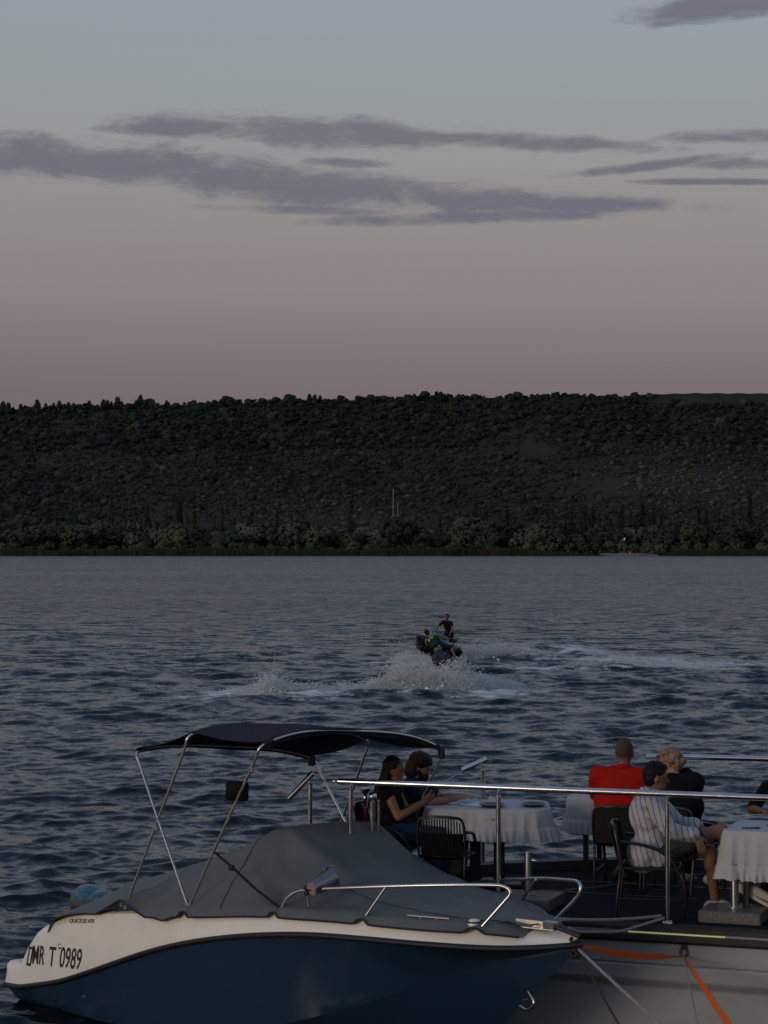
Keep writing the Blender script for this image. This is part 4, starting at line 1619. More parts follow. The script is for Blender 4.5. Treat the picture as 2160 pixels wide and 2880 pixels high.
# bimini
FAB = mat('bimini_canvas', (0.030, 0.030, 0.046), 0.85, vary=0.12, vscale=3, bump=0.15, bscale=300, spec=0.1)
bows = {'A': [1.88, 2.545, 2.40, .075], 'B': [2.75, 2.75, 2.62, .105], 'C': [3.80, 2.73, 2.61, .14]}      # x, near height, far height


def bow_curve(x, zn, zf, n=25, crown=.15, inset=0.0):
    out = []
    for k in range(n):
        t = -1 + 2 * k / (n - 1)
        y = 1.0 * math.copysign(1 - (1 - abs(t)) ** 1.15, t) if abs(t) < 1 else t
        y = t
        z = lerp(zn, zf, (t + 1) / 2) + crown * (1 - abs(t) ** 3.2)
        out.append(V(x, y, z - inset))
    return out


canopy_rows = []
keys = ['A', 'B', 'C']
for i in range(2):
    a, b = bows[keys[i]], bows[keys[i + 1]]
    for s in range(10 if i == 0 else 11):
        q = s / 10
        sag = -.045 * math.sin(math.pi * q)
        c = bow_curve(lerp(a[0], b[0], q), lerp(a[1], b[1], q), lerp(a[2], b[2], q), crown=lerp(a[3], b[3], q))
        row = []
        for k, p in enumerate(c):
            t = abs(-1 + 2 * k / 24)
            row.append(p + V(0, 0, sag * (1 - .3 * t) + .006 * math.sin(p.x * 9 + p.y * 5) * (1 - t)) + V(0, 0, .016))
        canopy_rows.append(row)
# hems: fold the front down over its bow
front = [[p + V(.012, 0, -d) for p in canopy_rows[-1]] for d in (.02, .055)]
back = [[p + V(-.01, 0, -d) for p in canopy_rows[0]] for d in (.045, .02)]
allr = back + canopy_rows + front
top = MB().grid(allr)
bot = [[p - V(0, 0, .006) for p in r] for r in allr]
top.grid(bot)
canopy = top.build('bimini_canopy', FAB, sb, angle=80)
MB().box((3.80, .985, 2.575), (.07, .05, .10), bev=.015).build('corner_pocket', FAB, canopy)
MB().box((1.90, 1.0, 2.37), (.09, .06, .11), bev=.02).build('corner_pocket', FAB, canopy)


def bow_frame(key, base_n, base_f, name='bimini_bow'):
    x, zn, zf, cr = bows[key]
    c = bow_curve(x, zn, zf, 21, cr, inset=.006)
    near = [V(*base_n), V(lerp(base_n[0], x, .5), lerp(base_n[1], -1.03, .5), lerp(base_n[2], zn, .5)), V(lerp(base_n[0], x, .88), -1.03, lerp(base_n[2], zn, .88)), V(lerp(base_n[0], x, .965), -1.02, zn - .035)]
    far = [V(lerp(base_f[0], x, .965), 1.02, zf - .035), V(lerp(base_f[0], x, .88), 1.03, lerp(base_f[2], zf, .88)), V(lerp(base_f[0], x, .5), lerp(base_f[1], 1.03, .5), lerp(base_f[2], zf, .5)), V(*base_f)]
    return MB().tube(smooth_path(near + c[1:-1:2] + far, 5), .0128, 10).build(name, STEEL3, sb)


bA = bow_frame('A', (2.86, -1.09, 1.26), (2.86, 1.09, 1.22))
bB = bow_frame('B', (1.90, -1.09, 1.16), (1.90, 1.09, 1.12))
bC = bow_frame('C', (2.88, -1.09, 1.27), (2.88, 1.09, 1.22))
for o, p in ((bA, (2.30, -1.055, 1.875)), (bC, (3.66, -1.03, 2.50))):
    MB().box(p, (.05, .035, .05), bev=.01).build('joint', STEEL2, o, smooth=False)
for o, p in ((bA, (2.87, -1.10, 1.255)), (bB, (1.89, -1.10, 1.15))):
    MB().box(p, (.06, .04, .07), bev=.012).tube([V(*p), V(p[0] - .10, p[1] - .02, p[2] - .06)], .013, 6).build('deck_mount', STEEL2, o, smooth=False)
MB().box((3.485, -1.045, 2.31), (.04, .20, .165), Matrix.Rotation(R(-50), 3, 'Z'), bev=.03).build('rear_mirror', mat('matt_black', (.006, .006, .006), .7, spec=.15), sb)
MB().tube([V(3.20, -1.06, 1.76), V(3.50, -1.08, 1.66), V(3.80, -1.08, 1.53), V(4.10, -1.04, 1.40)], .019, 6, flat=.4).box((3.48, -1.085, 1.665), (.05, .03, .05)).build('bimini_strap', BLACKRUB, sb)

# steel canister clamped to the bow rail
ca = V(.02, .92, .34).normalized()
cg = empty('rail_canister', matrix=SM @ Matrix.Translation(V(4.47, -1.0, 1.60)), label='cone shaped steel canister with ringed end clamped to the near bow rail', cat='canister')
cg.scale = (.78, .78, .78)
MB().lathe([(.060, 0), (.068, .012), (.125, .25), (.128, .262), (.02, .268)], (0.02, 0, .0), ca, 24).build('drum', mat('dark_steel_drum', (.26, .26, .28), .34, metal=1.0, vary=.15, vscale=20), cg)
MB().lathe([(.068, -.022), (.068, .0), (.060, .0), (.058, -.018), (.036, -.018), (.034, -.008), (.02, -.008), (.018, -.02), (.001, -.02)], (0.02, 0, 0), ca, 24).build('ringed_end', mat('aged_steel', (.36, .30, .22), .4, metal=.2), cg)
MB().lathe([(.012, 0), (.012, .03), (.022, .032), (.022, .045)], V(.02, 0, 0) + ca * .16 + V(0, 0, .10), (0, 0, 1), 10).build('knob', STEEL, cg)
MB().box((-.085, .0, -.005), (.06, .05, .05), bev=.01).box((-.085, 0, -.06), (.055, .04, .05), bev=.01).tube([V(-.06, 0, -.02), V(.02, 0, -.01)], .02, 8).build('clamp', CHAIRF, cg)
MB().tube([V(-.075, 0, -.08), V(-.05, 0, -.16)], .010, 6).tube([V(-.05, 0, -.15), V(-.035, 0, -.20)], .016, 6).build('clamp_handle', CHAIRF, cg)

# ------------------------------------------------------------------ tarpaulin over the boat
TARP = mat('grey_tarpaulin', (0.104, 0.121, 0.125), 0.62, vary=0.10, vscale=1.8, bump=0.12, bscale=220, spec=0.4)
ZP = [(.75, 1.17), (1.5, 1.36), (2.3, 1.585), (2.9, 1.775), (3.30, 1.945), (3.50, 1.962), (3.66, 1.90), (3.98, 1.75), (4.64, 1.585), (5.17, 1.525), (5.71, 1.485), (6.05, 1.455), (6.2, 1.44)]
WP = [(.75, .30), (1.5, .34), (2.3, .42), (3.0, .46), (3.32, .48), (3.7, .47), (4.64, .42), (5.3, .30), (6.05, .12), (6.2, .08)]


def bumpf(x, c, w):
    return math.exp(-((x - c) / w) ** 4)


def hem(x):
    z = ctab(x, GUN) - lerp(.008, .05, sst(1.2, 2.3, x))
    z += .15 * max(0, 1 - abs(x - 1.95) / .40)
    z -= .03 * max(0, 1 - abs(x - 2.62) / .16)
    z += .046 * bumpf(x, 2.92, .06) + .042 * bumpf(x, 4.09, .05) + .042 * bumpf(x, 4.97, .05) + .04 * bumpf(x, 5.85, .06)
    z += .0025 * math.sin(x * 5.3 + 1)
    return z


rows = []
xs_t = np.linspace(.78, 6.16, 260)
NS = 30
for x in xs_t:
    b = beam(x)
    zg = ctab(x, GUN)
    w, zp = ctab(x, WP), tab(x, ZP) * .55 + ctab(x, ZP) * .45
    half = []
    tum = .08 if x < 5.2 else .08 + .10 * sst(5.2, 6.3, x)
    ye = max(.05, b - .012)
    for k in range(NS + 1):
        q = k / NS
        if q < .12:                       # the hem hanging outside the gunwale
            t = q / .12
            y, z = lerp(ye + .006, max(.04, b - tum + .02), t), lerp(hem(x), max(hem(x) + .01, zg + .022), t)
        else:
            t = (q - .12) / .88
            if t < .78:
                s = t / .78
                y = lerp(max(.04, b - tum + .02), w, s)
                base = max(hem(x) + .01, zg + .022)
                sagq = -.022 * math.sin(math.pi * s) * max(0, (zp - base)) ** .5
                z = lerp(base, zp, s) + sagq
            else:
                s = (t - .78) / .22
                y = lerp(w, 0, s)
                z = zp + .018 * s
        # folds that fan out from the windscreen corner, and wrinkles toward the bow
        dx, dy = x - 3.44, y - .48
        rad = math.hypot(dx, dy)
        ang = math.atan2(dy, dx)
        if rad > .02 and y > .25:
            z += .018 * math.sin(ang * 7.0 + .6) * min(1, rad / .35) * math.exp(-rad / .9) * (1 if q > .15 else 0)
        w1_ = 1 - 2 * abs(math.sin(x * 4.1 + y * 7.5 + .8 * math.sin(x * 3 - y * 4)))
        w2_ = 1 - 2 * abs(math.sin(x * 2.2 - y * 9.5 + 1.3 + .7 * math.sin(y * 6 + x)))
        z += (.0065 * w1_ * (.35 + .65 * sst(3.4, 4.4, x)) + .005 * w2_) * (1 if q > .14 else .3) + .002 * math.sin(x * 19 + y * 6)
        half.append((y, z))
    rows.append([V(x, -y, z) for y, z in half] + [V(x, y, z - .0) for y, z in half[::-1][1:]])
low = [[p - V(0, 0, .008) for p in r] for r in rows]
tm = MB().grid(rows)
# turned-down aft edge
aft = [[p + V(-.03 * i, 0, -.06 * i) for p in rows[0]] for i in (0, 1, 2)]
tm.grid(aft[::-1])
tarp = tm.build('boat_cover', TARP, None, angle=70)
tarp.matrix_world = SM
tag(tarp, 'grey tarpaulin cover stretched over the blue and white speedboat', 'boat cover')
hl = [V(x, -max(.05, beam(x) - .012) - .008, hem(x)) for x in xs_t]
MB().tube(hl, .0095, 6).build('hem_cord', BLACKRUB, tarp)
seam = [V(3.05, -.50, 1.80), V(3.12, -.62, 1.725), V(3.25, -.84, 1.535), V(3.36, -1.02, 1.385)]
def tarp_at(x, k):
    i = int(round((x - .78) / (6.16 - .78) * 259))
    return Vector(rows[i][k]) + V(0, -.003, .003)


MB().tube([tarp_at(lerp(3.40, 3.06, t), int(lerp(3, 24, t))) for t in np.linspace(0, 1, 12)], .0035, 5).build('seam', mat('seam_thread', (.045, .05, .052), .8), tarp)
MB().tube([tarp_at(lerp(4.2, 6.0, t), int(lerp(19, 12, t))) for t in np.linspace(0, 1, 16)], .0035, 5).build('seam', MATS['seam_thread'], tarp)
# flaps lying on the foredeck
FL = MB()
FL.grid([[V(5.92 + .1 * i + .02 * math.sin(k * 2 + i), -.30 + .09 * k + .03 * i, 1.455 + .014 * math.sin(i * 1.7 + k * 1.9)) for k in range(6)] for i in range(4)])
FL.build('loose_flap', TARP, tarp)

# ------------------------------------------------------------------ people
def skin(name, c):
    return mat(name, c, 0.55, vary=0.12, vscale=14, spec=0.35)


SK = {'tan': skin('skin_tan', (0.215, 0.105, 0.066)), 'fair': skin('skin_fair', (0.29, 0.16, 0.115)), 'brown': skin('skin_brown', (0.17, 0.085, 0.055))}
HAIRM = {'black': mat('hair_black', (0.010, 0.008, 0.008), 0.45, vary=0.4, vscale=40, bump=0.5, bscale=120, stretch=(1, 1, .12), spec=.15),
         'brown': mat('hair_brown', (0.026, 0.012, 0.009), 0.45, vary=0.4, vscale=40, bump=0.5, bscale=120, stretch=(1, 1, .12), spec=.15),
         'blond': mat('hair_blond', (0.23, 0.155, 0.10), 0.5, vary=0.4, vscale=40, bump=0.6, bscale=90, stretch=(1, 1, .2)),
         'stubble': mat('hair_cropped', (0.050, 0.026, 0.017), 0.8, vary=0.2, vscale=60)}


def fabric(name, c, **k):
    return mat(name, c, 0.85, vary=0.14, vscale=7, bump=0.35, bscale=28, spec=0.12, **k)


FABRIC = {'black': fabric('cloth_black', (0.0065, 0.0065, 0.008)), 'navy': fabric('cloth_navy', (0.014, 0.024, 0.050)), 'red': fabric('cloth_red', (0.34, 0.010, 0.006)),
          'denim': fabric('cloth_denim', (0.022, 0.042, 0.085)), 'khaki': fabric('cloth_khaki', (0.15, 0.13, 0.095)), 'slate': fabric('cloth_slate', (0.042, 0.052, 0.05)),
          'beige': fabric('cloth_beige', (0.20, 0.17, 0.13)), 'vest': fabric('vest_green', (0.007, 0.042, 0.030)), 'teal': fabric('cloth_teal', (0.012, 0.07, 0.11)), 'grey': fabric('cloth_grey', (0.16, 0.17, 0.16))}
SHOE_W = mat('sneaker_white', (0.46, 0.43, 0.39), 0.7, vary=0.1, vscale=20, bump=0.2, bscale=80)
SHOE_B = mat('shoe_dark', (0.014, 0.013, 0.013), 0.6)


def striped_material():
    m = fabric('striped_shirt', (0.40, 0.40, 0.45))
    N, L = m.node_tree.nodes, m.node_tree.links
    b = N['Principled BSDF']
    t = N.new('ShaderNodeTexCoord')
    mp = N.new('ShaderNodeMapping')
    mp.inputs['Rotation'].default_value = (0, R(14), 0)
    L.new(t.outputs['Object'], mp.inputs[0])
    w = N.new('ShaderNodeTexWave')
    w.wave_type = 'BANDS'
    w.bands_direction = 'X'
    w.inputs['Scale'].default_value = 6.6
    w.inputs['Distortion'].default_value = 0.7
    w.inputs['Detail'].default_value = 1.5
    w.inputs['Detail Scale'].default_value = 0.8
    L.new(mp.outputs[0], w.inputs['Vector'])
    mr = N.new('ShaderNodeMapRange')
    mr.inputs[1].default_value = 0.90
    mr.inputs[2].default_value = 0.985
    L.new(w.outputs[0], mr.inputs[0])
    mx = N.new('ShaderNodeMix')
    mx.data_type = 'RGBA'
    old = b.inputs['Base Color'].links[0].from_socket
    L.new(mr.outputs[0], mx.inputs[0])
    L.new(old, mx.inputs[6])
    mx.inputs[7].default_value = (0.10, 0.09, 0.13, 1)
    L.new(mx.outputs[2], b.inputs['Base Color'])
    return m


FABRIC['striped'] = striped_material()


def frame_z(d):
    return V(0, 0, 1).rotation_difference(Vector(d).normalized()).to_matrix()


def head_frame(f, tilt=0.0):
    f = Vector(f).normalized()
    s = V(0, 0, 1).cross(f).normalized()          # left
    u = f.cross(s)
    if tilt:
        q = Quaternion(f, tilt)
        s, u = q @ s, q @ u
    return f, s, u, Matrix((f, s, u)).transposed()


def hand_shapes(mb, wrist, d, n, side, curl=.5, k=1.0):
    """palm and five fingers; d along the hand, n out of the palm, side +1: thumb toward +s"""
    d = Vector(d).normalized()
    n = Vector(n)
    n = (n - d * n.dot(d)).normalized()
    s = n.cross(d) * side
    w = Vector(wrist)
    rot = Matrix((d, s, n)).transposed()
    mb.ell(w + d * .048 * k, (.055 * k, .041 * k, .018 * k), rot, 10, 8)
    for i, (off, ln) in enumerate(((.030, .072), (.010, .082), (-.011, .076), (-.030, .058))):
        p = w + d * .088 * k + s * off * k
        dd = (d + s * off * 2.0).normalized()
        a = 0
        for j, fr in enumerate((.45, .32, .23)):
            a += curl * (.45 + .35 * j)
            q = Quaternion(s, -a if False else 0)
            dir_ = (dd * math.cos(a) + n * math.sin(a))
            e = p + dir_ * ln * fr * k
            mb.capsule(p, (.0098 - .0012 * j) * k, e, (.009 - .0012 * j) * k, 8)
            p = e
    p = w + d * .028 * k + s * .034 * k
    e = p + (d * .7 + s * .62 + n * .25).normalized() * .036 * k
    mb.capsule(p, .0125 * k, e, .011 * k, 8)
    mb.capsule(e, .011 * k, e + (d * .9 + s * .15 + n * .35).normalized() * .032 * k, .009 * k, 8)


def folds(me, amp, scale, seed):
    """soft cloth folds pressed into a garment"""
    n = len(me.vertices)
    co = np.empty(n * 3, np.float32)
    no = np.empty(n * 3, np.float32)
    me.vertices.foreach_get('co', co)
    me.vertex_normals.foreach_get('vector', no)
    co, no = co.reshape(-1, 3).astype(float), no.reshape(-1, 3)
    r = np.random.default_rng(seed)
    d = np.zeros(n)
    for k in range(9):
        ax = r.normal(size=3) * np.array([1, 1, .9])
        ax /= np.linalg.norm(ax)
        q = r.normal(size=3) * 6
        ph = co @ ax * scale * r.uniform(.6, 1.7) + r.uniform(0, 6.28) + 1.2 * np.sin(co @ q)
        d += (1 - 2 * np.abs(np.sin(ph * .5)) ** .8) * r.uniform(.4, 1)
    co += no * ((d + 1.2) * amp / 3.6)[:, None]
    me.vertices.foreach_set('co', co.astype(np.float32).ravel())
    me.update()
    return me


def person(label, pos, heading, J, S, group=None, name='person', parent_matrix=None):
    """J: joints in the person's own frame (x forward, y left, z up from the floor)"""
    k = S.get('k', 1.0)
    fat = S.get('fat', 1.0)
    vox = S.get('voxel', .0085)
    if parent_matrix is not None:
        root = empty(name, matrix=parent_matrix, label=label, cat='person', group=group)
    else:
        root = empty(name, pos, heading, label, 'person', group)
    hip, chest, neck, head = V(*J['hip']), V(*J['chest']), V(*J['neck']), V(*J['head'])
    f, s, u, HR = head_frame(J.get('face', (1, 0, 0)), J.get('tilt', 0.0))
    spine = (neck - hip).normalized()
    lat = J.get('lat')
    lat = Vector(lat).normalized() if lat else V(0, 1, 0)
    lat = (lat - spine * lat.dot(spine)).normalized()
    fw = lat.cross(spine)
    TR = Matrix((fw, lat, spine)).transposed()
    sh = S.get('sh', .185)
    shz = neck - spine * .055 * k
    SHO = {'R': V(*J['shR']) if 'shR' in J else shz - lat * sh * k, 'L': V(*J['shL']) if 'shL' in J else shz + lat * sh * k}
    HIP = {'R': hip - lat * .085 * k, 'L': hip + lat * .085 * k}

    def torso(mb, g, low=True):
        if low:
            mb.ell(hip, ((.125 * fat + g) * k, (.165 * fat + g) * k, (.13 + g) * k), TR)
        m = hip.lerp(chest, .48)
        mb.ell(m, ((.115 * fat + g) * k, (.148 * fat + g) * k, (.17 + g) * k), TR)
        mb.ell(chest, ((.122 * fat + g) * k, (.172 * fat + g) * k, (.18 + g) * k), TR)
        for q in 'RL':
            mb.capsule(shz.lerp(SHO[q], .15) - spine * .015, (.066 * fat + g) * k, SHO[q] - spine * .012, (.060 * fat + g) * k)
        mb.capsule(neck - spine * .06 * k, (.075 + g) * k, neck - spine * .02 * k, (.056 + g) * k)

    body = MB()
    torso(body, 0)
    body.capsule(neck - spine * .05 * k, .056 * k, head - u * .05 * k - f * .015 * k, .050 * k)
    body.ell(head + u * .012 * k, (.098 * k, .076 * k, .112 * k), HR, 20, 14)
    body.ell(head + f * .022 * k - u * .062 * k, (.068 * k, .055 * k, .062 * k), HR)
    body.ell(head + f * .068 * k - u * .098 * k, (.024 * k, .026 * k, .02 * k), HR, 10, 8)
    body.capsule(head + f * .090 * k + u * .004 * k, .010 * k, head + f * .112 * k - u * .034 * k, .0145 * k, 8)
    body.ell(head + f * .085 * k + u * .022 * k, (.018 * k, .048 * k, .013 * k), HR, 10, 8)
    body.ell(head + f * .085 * k - u * .064 * k, (.016 * k, .026 * k, .010 * k), HR, 10, 8)
    for q in (-1, 1):
        body.ell(head + s * .077 * q * k - f * .008 * k - u * .012 * k, (.022 * k, .011 * k, .033 * k), HR, 10, 8)
    arms = {}
    for q in 'RL':
        el_, wr = V(*J['el' + q]), V(*J['wr' + q])
        body.capsule(SHO[q], .050 * fat * k, el_, .041 * fat ** .5 * k)
        body.capsule(el_, .041 * fat ** .5 * k, el_.lerp(wr, .35), .041 * k)
        body.capsule(el_.lerp(wr, .3), .041 * k, wr, .027 * k)
        hd = J.get('hd' + q)
        hd = Vector(hd) if hd else (wr - el_).normalized()
        hn = J.get('hn' + q, (0, 0, -1))
        hand_shapes(body, wr, hd, hn, 1 if q == 'L' else -1, J.get('curl' + q, .4), k)
        arms[q] = (el_, wr)
        kn, an, toe = V(*J['kn' + q]), V(*J['an' + q]), V(*J['to' + q])
        body.capsule(HIP[q], .088 * fat ** .5 * k, kn, .056 * k)
        body.capsule(kn, .056 * k, kn.lerp(an, .32) - (toe - an).normalized() * .012, .056 * k)
        body.capsule(kn.lerp(an, .3), .055 * k, an, .036 * k)
        td = (toe - an)
        hl_ = an + V(0, 0, -.035 * k) - td.normalized() * .03 * k
        body.capsule(hl_, .036 * k, toe, .024 * k)
    finish('body', remesh(body, vox, 3, S.get('ratio', .35)), SK[S.get('skin', 'tan')], root, angle=None)
    for q in (-1, 1):
        MB().ell(head + f * .088 * k + s * .032 * q * k + u * .004 * k, (.010 * k, .014 * k, .008 * k), HR, 8, 6).build('eye', mat('eye_dark', (.02, .015, .012), .2), root)
    # shirt
    if S.get('top'):
        sm = MB()
        g = S.get('loose', .016)
        torso(sm, g, S.get('long_top', True))
        if S.get('tail'):
            for p, r in S['tail']:
                sm.ell(p, r, TR)
        if fat > 1.15:
            sm.ell(hip.lerp(chest, .75) - fw * .01, ((.15 + g) * k, (.235 + g) * k, .21 * k), TR)
        sl = S.get('sleeve', .55)
        for q in 'RL':
            el_, wr = arms[q]
            if sl <= 0:
                continue
            a = min(1, sl)
            sm.capsule(SHO[q], (.054 * fat + g) * k, SHO[q].lerp(el_, a), (.050 + g * .9) * k)
            if sl > 1:
                e2 = el_.lerp(wr, min(1, sl - 1))
                sm.capsule(el_, (.048 + g) * k, e2, (.040 + g * .9) * k)
                sm.capsule(e2 - (wr - el_).normalized() * .02, (.043 + g) * k, e2, (.041 + g) * k)
        finish('shirt', folds(remesh(sm, vox * 1.15, 9, .6), .011, 38, len(label)), FABRIC[S['top']], root, angle=None)
        if S.get('collar'):
            MB().tube(smooth_path([neck + TR @ V(.075 * math.cos(a), .066 * math.sin(a), .012 + .02 * (math.cos(a) < 0)) for a in np.linspace(0.25, 6.03, 12)], 2), .014, 6, flat=1.6).build('collar', FABRIC[S['top']], root)
    # trousers or shorts
    if S.get('bottom'):
        pm_ = MB()
        pm_.ell(hip - spine * .01, ((.128 * fat + .012) * k, (.168 * fat + .012) * k, .125 * k), TR)
        pl = S.get('leg', 1.0)
        for q in 'RL':
            kn, an = V(*J['kn' + q]), V(*J['an' + q])
            a = min(1, pl)
            pm_.capsule(HIP[q], (.094 * fat ** .5 + .012) * k, HIP[q].lerp(kn, a), (lerp(.10, .070, a) + .012 + S.get('flare', 0)) * k)
            if pl > 1:
                e2 = kn.lerp(an, pl - 1)
                pm_.capsule(kn, .072 * k, e2, (.058 + S.get('flare', 0)) * k)
        finish('trousers' if pl > 1 else 'shorts', folds(remesh(pm_, vox * 1.2, 5, .6), .009, 40, len(label) + 1), FABRIC[S['bottom']], root, angle=None)
    # shoes
    if S.get('shoe'):
        for q in 'RL':
            kn, an, toe = V(*J['kn' + q]), V(*J['an' + q]), V(*J['to' + q])
            td = (toe - an)
            td = (td - V(0, 0, 0)).normalized()
            heel = an - V(0, 0, .045 * k) - td * .045 * k
            b2 = MB()
            b2.capsule(heel, .046 * k, an.lerp(toe, .5) - V(0, 0, .012), .046 * k)
            b2.capsule(an.lerp(toe, .35), .043 * k, toe + td * .025 * k, .034 * k)
            b2.capsule(an - V(0, 0, .02), .048 * k, an - V(0, 0, .045) + td * .03, .05 * k)
            shoe = finish('shoe', remesh(b2, .009 * max(1, vox / .0085), 3, .5), SHOE_W if S['shoe'] == 'white' else SHOE_B, root, angle=None)
            if S['shoe'] == 'white':
                so = MB()
                up = V(0, 0, 1) - td * td.z
                up.normalize()
                sd = td.cross(up)
                c = heel.lerp(toe + td * .03, .5) - up * .032
                L_ = (toe + td * .055 - heel).length
                rot = Matrix((td, sd, up)).transposed()
                pts = [(math.copysign(abs(math.cos(a)) ** .7, math.cos(a)) * (L_ / 2 + .035), math.copysign(abs(math.sin(a)) ** .8, math.sin(a)) * .046) for a in np.linspace(0, 6.2832, 24, endpoint=False)]
                tmp = MB().prism(pts, -.014, .014)
                so.add([c + rot @ Vector(p) for p in tmp.v], tmp.f)
                so.build('sole', SHOE_W, shoe, smooth=False)
    # hair
    hs = S.get('hair')
    if hs:
        hm_ = MB()
        kk = k
        if hs == 'cropped':
            hm_.ell(head + u * .022 * kk - f * .008 * kk, (.099 * kk, .0785 * kk, .108 * kk), HR, 20, 14)
        else:
            hm_.ell(head + u * .030 * kk - f * .016 * kk, (.104 * kk, .086 * kk, .108 * kk), HR, 20, 14)
        if hs == 'short':
            hm_.ell(head - f * .045 * kk - u * .01 * kk, (.066 * kk, .076 * kk, .085 * kk), HR)
            hm_.ell(head + u * .085 * kk + f * .02 * kk, (.078 * kk, .06 * kk, .042 * kk), HR)
        if hs == 'long':
            hm_.ell(head - f * .055 * kk - u * .05 * kk, (.062 * kk, .088 * kk, .12 * kk), HR)
            base = head - f * .07 * kk - u * .10 * kk
            bk_ = neck - fw * .10 * kk - spine * .06
            hm_.capsule(base, .066 * kk, bk_, .075 * kk)
            hm_.capsule(bk_, .075 * kk, bk_ - spine * .17 * kk - fw * .01, .055 * kk)
            for q in (-1, 1):
                hm_.capsule(head + s * .062 * q * kk - f * .03 * kk - u * .0 * kk, .036 * kk, neck - fw * .05 * kk + lat * .075 * q * kk + spine * .0, .042 * kk)
        if hs == 'bob':
            hm_.ell(head + u * .052 * kk - f * .012 * kk, (.118 * kk, .105 * kk, .092 * kk), HR)
            hm_.ell(head - f * .055 * kk - u * .035 * kk, (.088 * kk, .105 * kk, .115 * kk), HR)
            for q in (-1, 1):
                hm_.ell(head + s * .072 * q * kk - f * .045 * kk - u * .03 * kk, (.055 * kk, .032 * kk, .085 * kk), HR)
        if hs == 'updo':
            hm_.ell(head - f * .05 * kk, (.075 * kk, .085 * kk, .10 * kk), HR)
            for a_, b_, c_, r_ in ((-.07, .05, .05, .055), (-.06, -.06, .03, .05), (.02, .05, .09, .05), (.0, -.04, .10, .05), (-.10, 0, -.01, .05), (-.03, .085, .0, .035), (-.03, -.09, .0, .035)):
                hm_.ell(head + f * a_ * kk + s * b_ * kk + u * c_ * kk, (r_ * kk, r_ * kk, r_ * .8 * kk), HR)
        finish('hair', folds(remesh(hm_, max(.009, vox), 3, .7), .007 if hs != 'cropped' else .001, 120, 3), HAIRM[S.get('haircol', 'black')], root, angle=None)
        if S.get('beard'):
            bd = MB()
            bd.ell(head + f * .048 * kk - u * .088 * kk, (.060 * kk, .058 * kk, .055 * kk), HR)
            for q in (-1, 1):
                bd.capsule(head + s * .066 * q * kk + f * .01 * kk - u * .03 * kk, .018 * kk, head + f * .06 * kk + s * .03 * q * kk - u * .085 * kk, .026 * kk)
            bd.capsule(head + f * .088 * kk + s * .03 * kk - u * .056 * kk, .010, head + f * .088 * kk - s * .03 * kk - u * .056 * kk, .010)
            finish('beard', remesh(bd, .009, 2, .5), HAIRM[S.get('haircol', 'black')], root, angle=None)
    return root


# woman with a phone
wJ = dict(hip=(.02, 0, .53), chest=(-.03, 0, .79), neck=(-.015, 0, .955), head=(.015, 0, 1.09), face=(1, -.12, -.12),
          elR=(.10, -.20, .685), wrR=(.30, -.085, .80), elL=(.10, .19, .70), wrL=(.30, .05, .80), hdR=(.7, .25, .65), hdL=(.7, -.2, .65), hnR=(-.3, .8, .3), hnL=(-.3, -.8, .3), curlR=.8, curlL=.7,
          knR=(.46, -.11, .52), knL=(.46, .11, .52), anR=(.40, -.11, .10), anL=(.44, .12, .10), toR=(.57, -.12, .04), toL=(.61, .13, .04))
person('woman with long black hair in a black top holding a phone', bl(.17, .98), BDIR + R(8), wJ,
       dict(skin='tan', hair='long', haircol='black', top='black', sleeve=0, loose=.020, bottom='denim', leg=1.92, sh=.165, k=.96, shoe='dark'), 'seated guests')
# bearded man
mJ = dict(hip=(.02, 0, .53), chest=(.02, 0, .80), neck=(.06, 0, .955), head=(.10, 0, 1.075), face=(1, -.05, -.28),
          elR=(.24, -.24, .76), wrR=(.47, -.12, .80), elL=(.24, .24, .76), wrL=(.48, .08, .80), hnR=(0, 0, -1), hnL=(0, 0, -1),
          knR=(.48, -.13, .52), knL=(.48, .13, .52), anR=(.44, -.13, .10), anL=(.44, .13, .10), toR=(.62, -.14, .04), toL=(.62, .14, .04))
person('bearded man with bowl-cut hair in a navy shirt', bl(.16, 1.50), BDIR + R(5), mJ,
       dict(skin='fair', hair='bob', haircol='brown', beard=True, top='navy', sleeve=.62, bottom='beige', leg=1.9, flare=.02, sh=.19, k=1.0, shoe='dark'), 'seated guests')
# man in red
rJ = dict(hip=(.0, 0, .55), chest=(.03, 0, .84), neck=(.07, 0, 1.06), head=(.12, 0, 1.215), face=(1, .05, -.18),
          elR=(.20, -.30, .80), wrR=(.44, -.16, .79), elL=(.20, .30, .80), wrL=(.44, .16, .79), hnR=(0, 0, -1), hnL=(0, 0, -1),
          knR=(.42, -.17, .52), knL=(.42, .17, .52), anR=(.12, .05, .12), anL=(.10, -.04, .12), toR=(.26, .12, .05), toL=(.25, -.11, .05))
person('broad man in a red shirt with cropped hair seen from behind', bl(2.09, 1.90), BDIR + R(92), rJ,
       dict(skin='brown', hair='cropped', haircol='stubble', top='red', sleeve=.8, bottom='khaki', leg=.95, sh=.21, fat=1.27, k=1.06, loose=.024, shoe='dark', collar=True), 'seated guests')
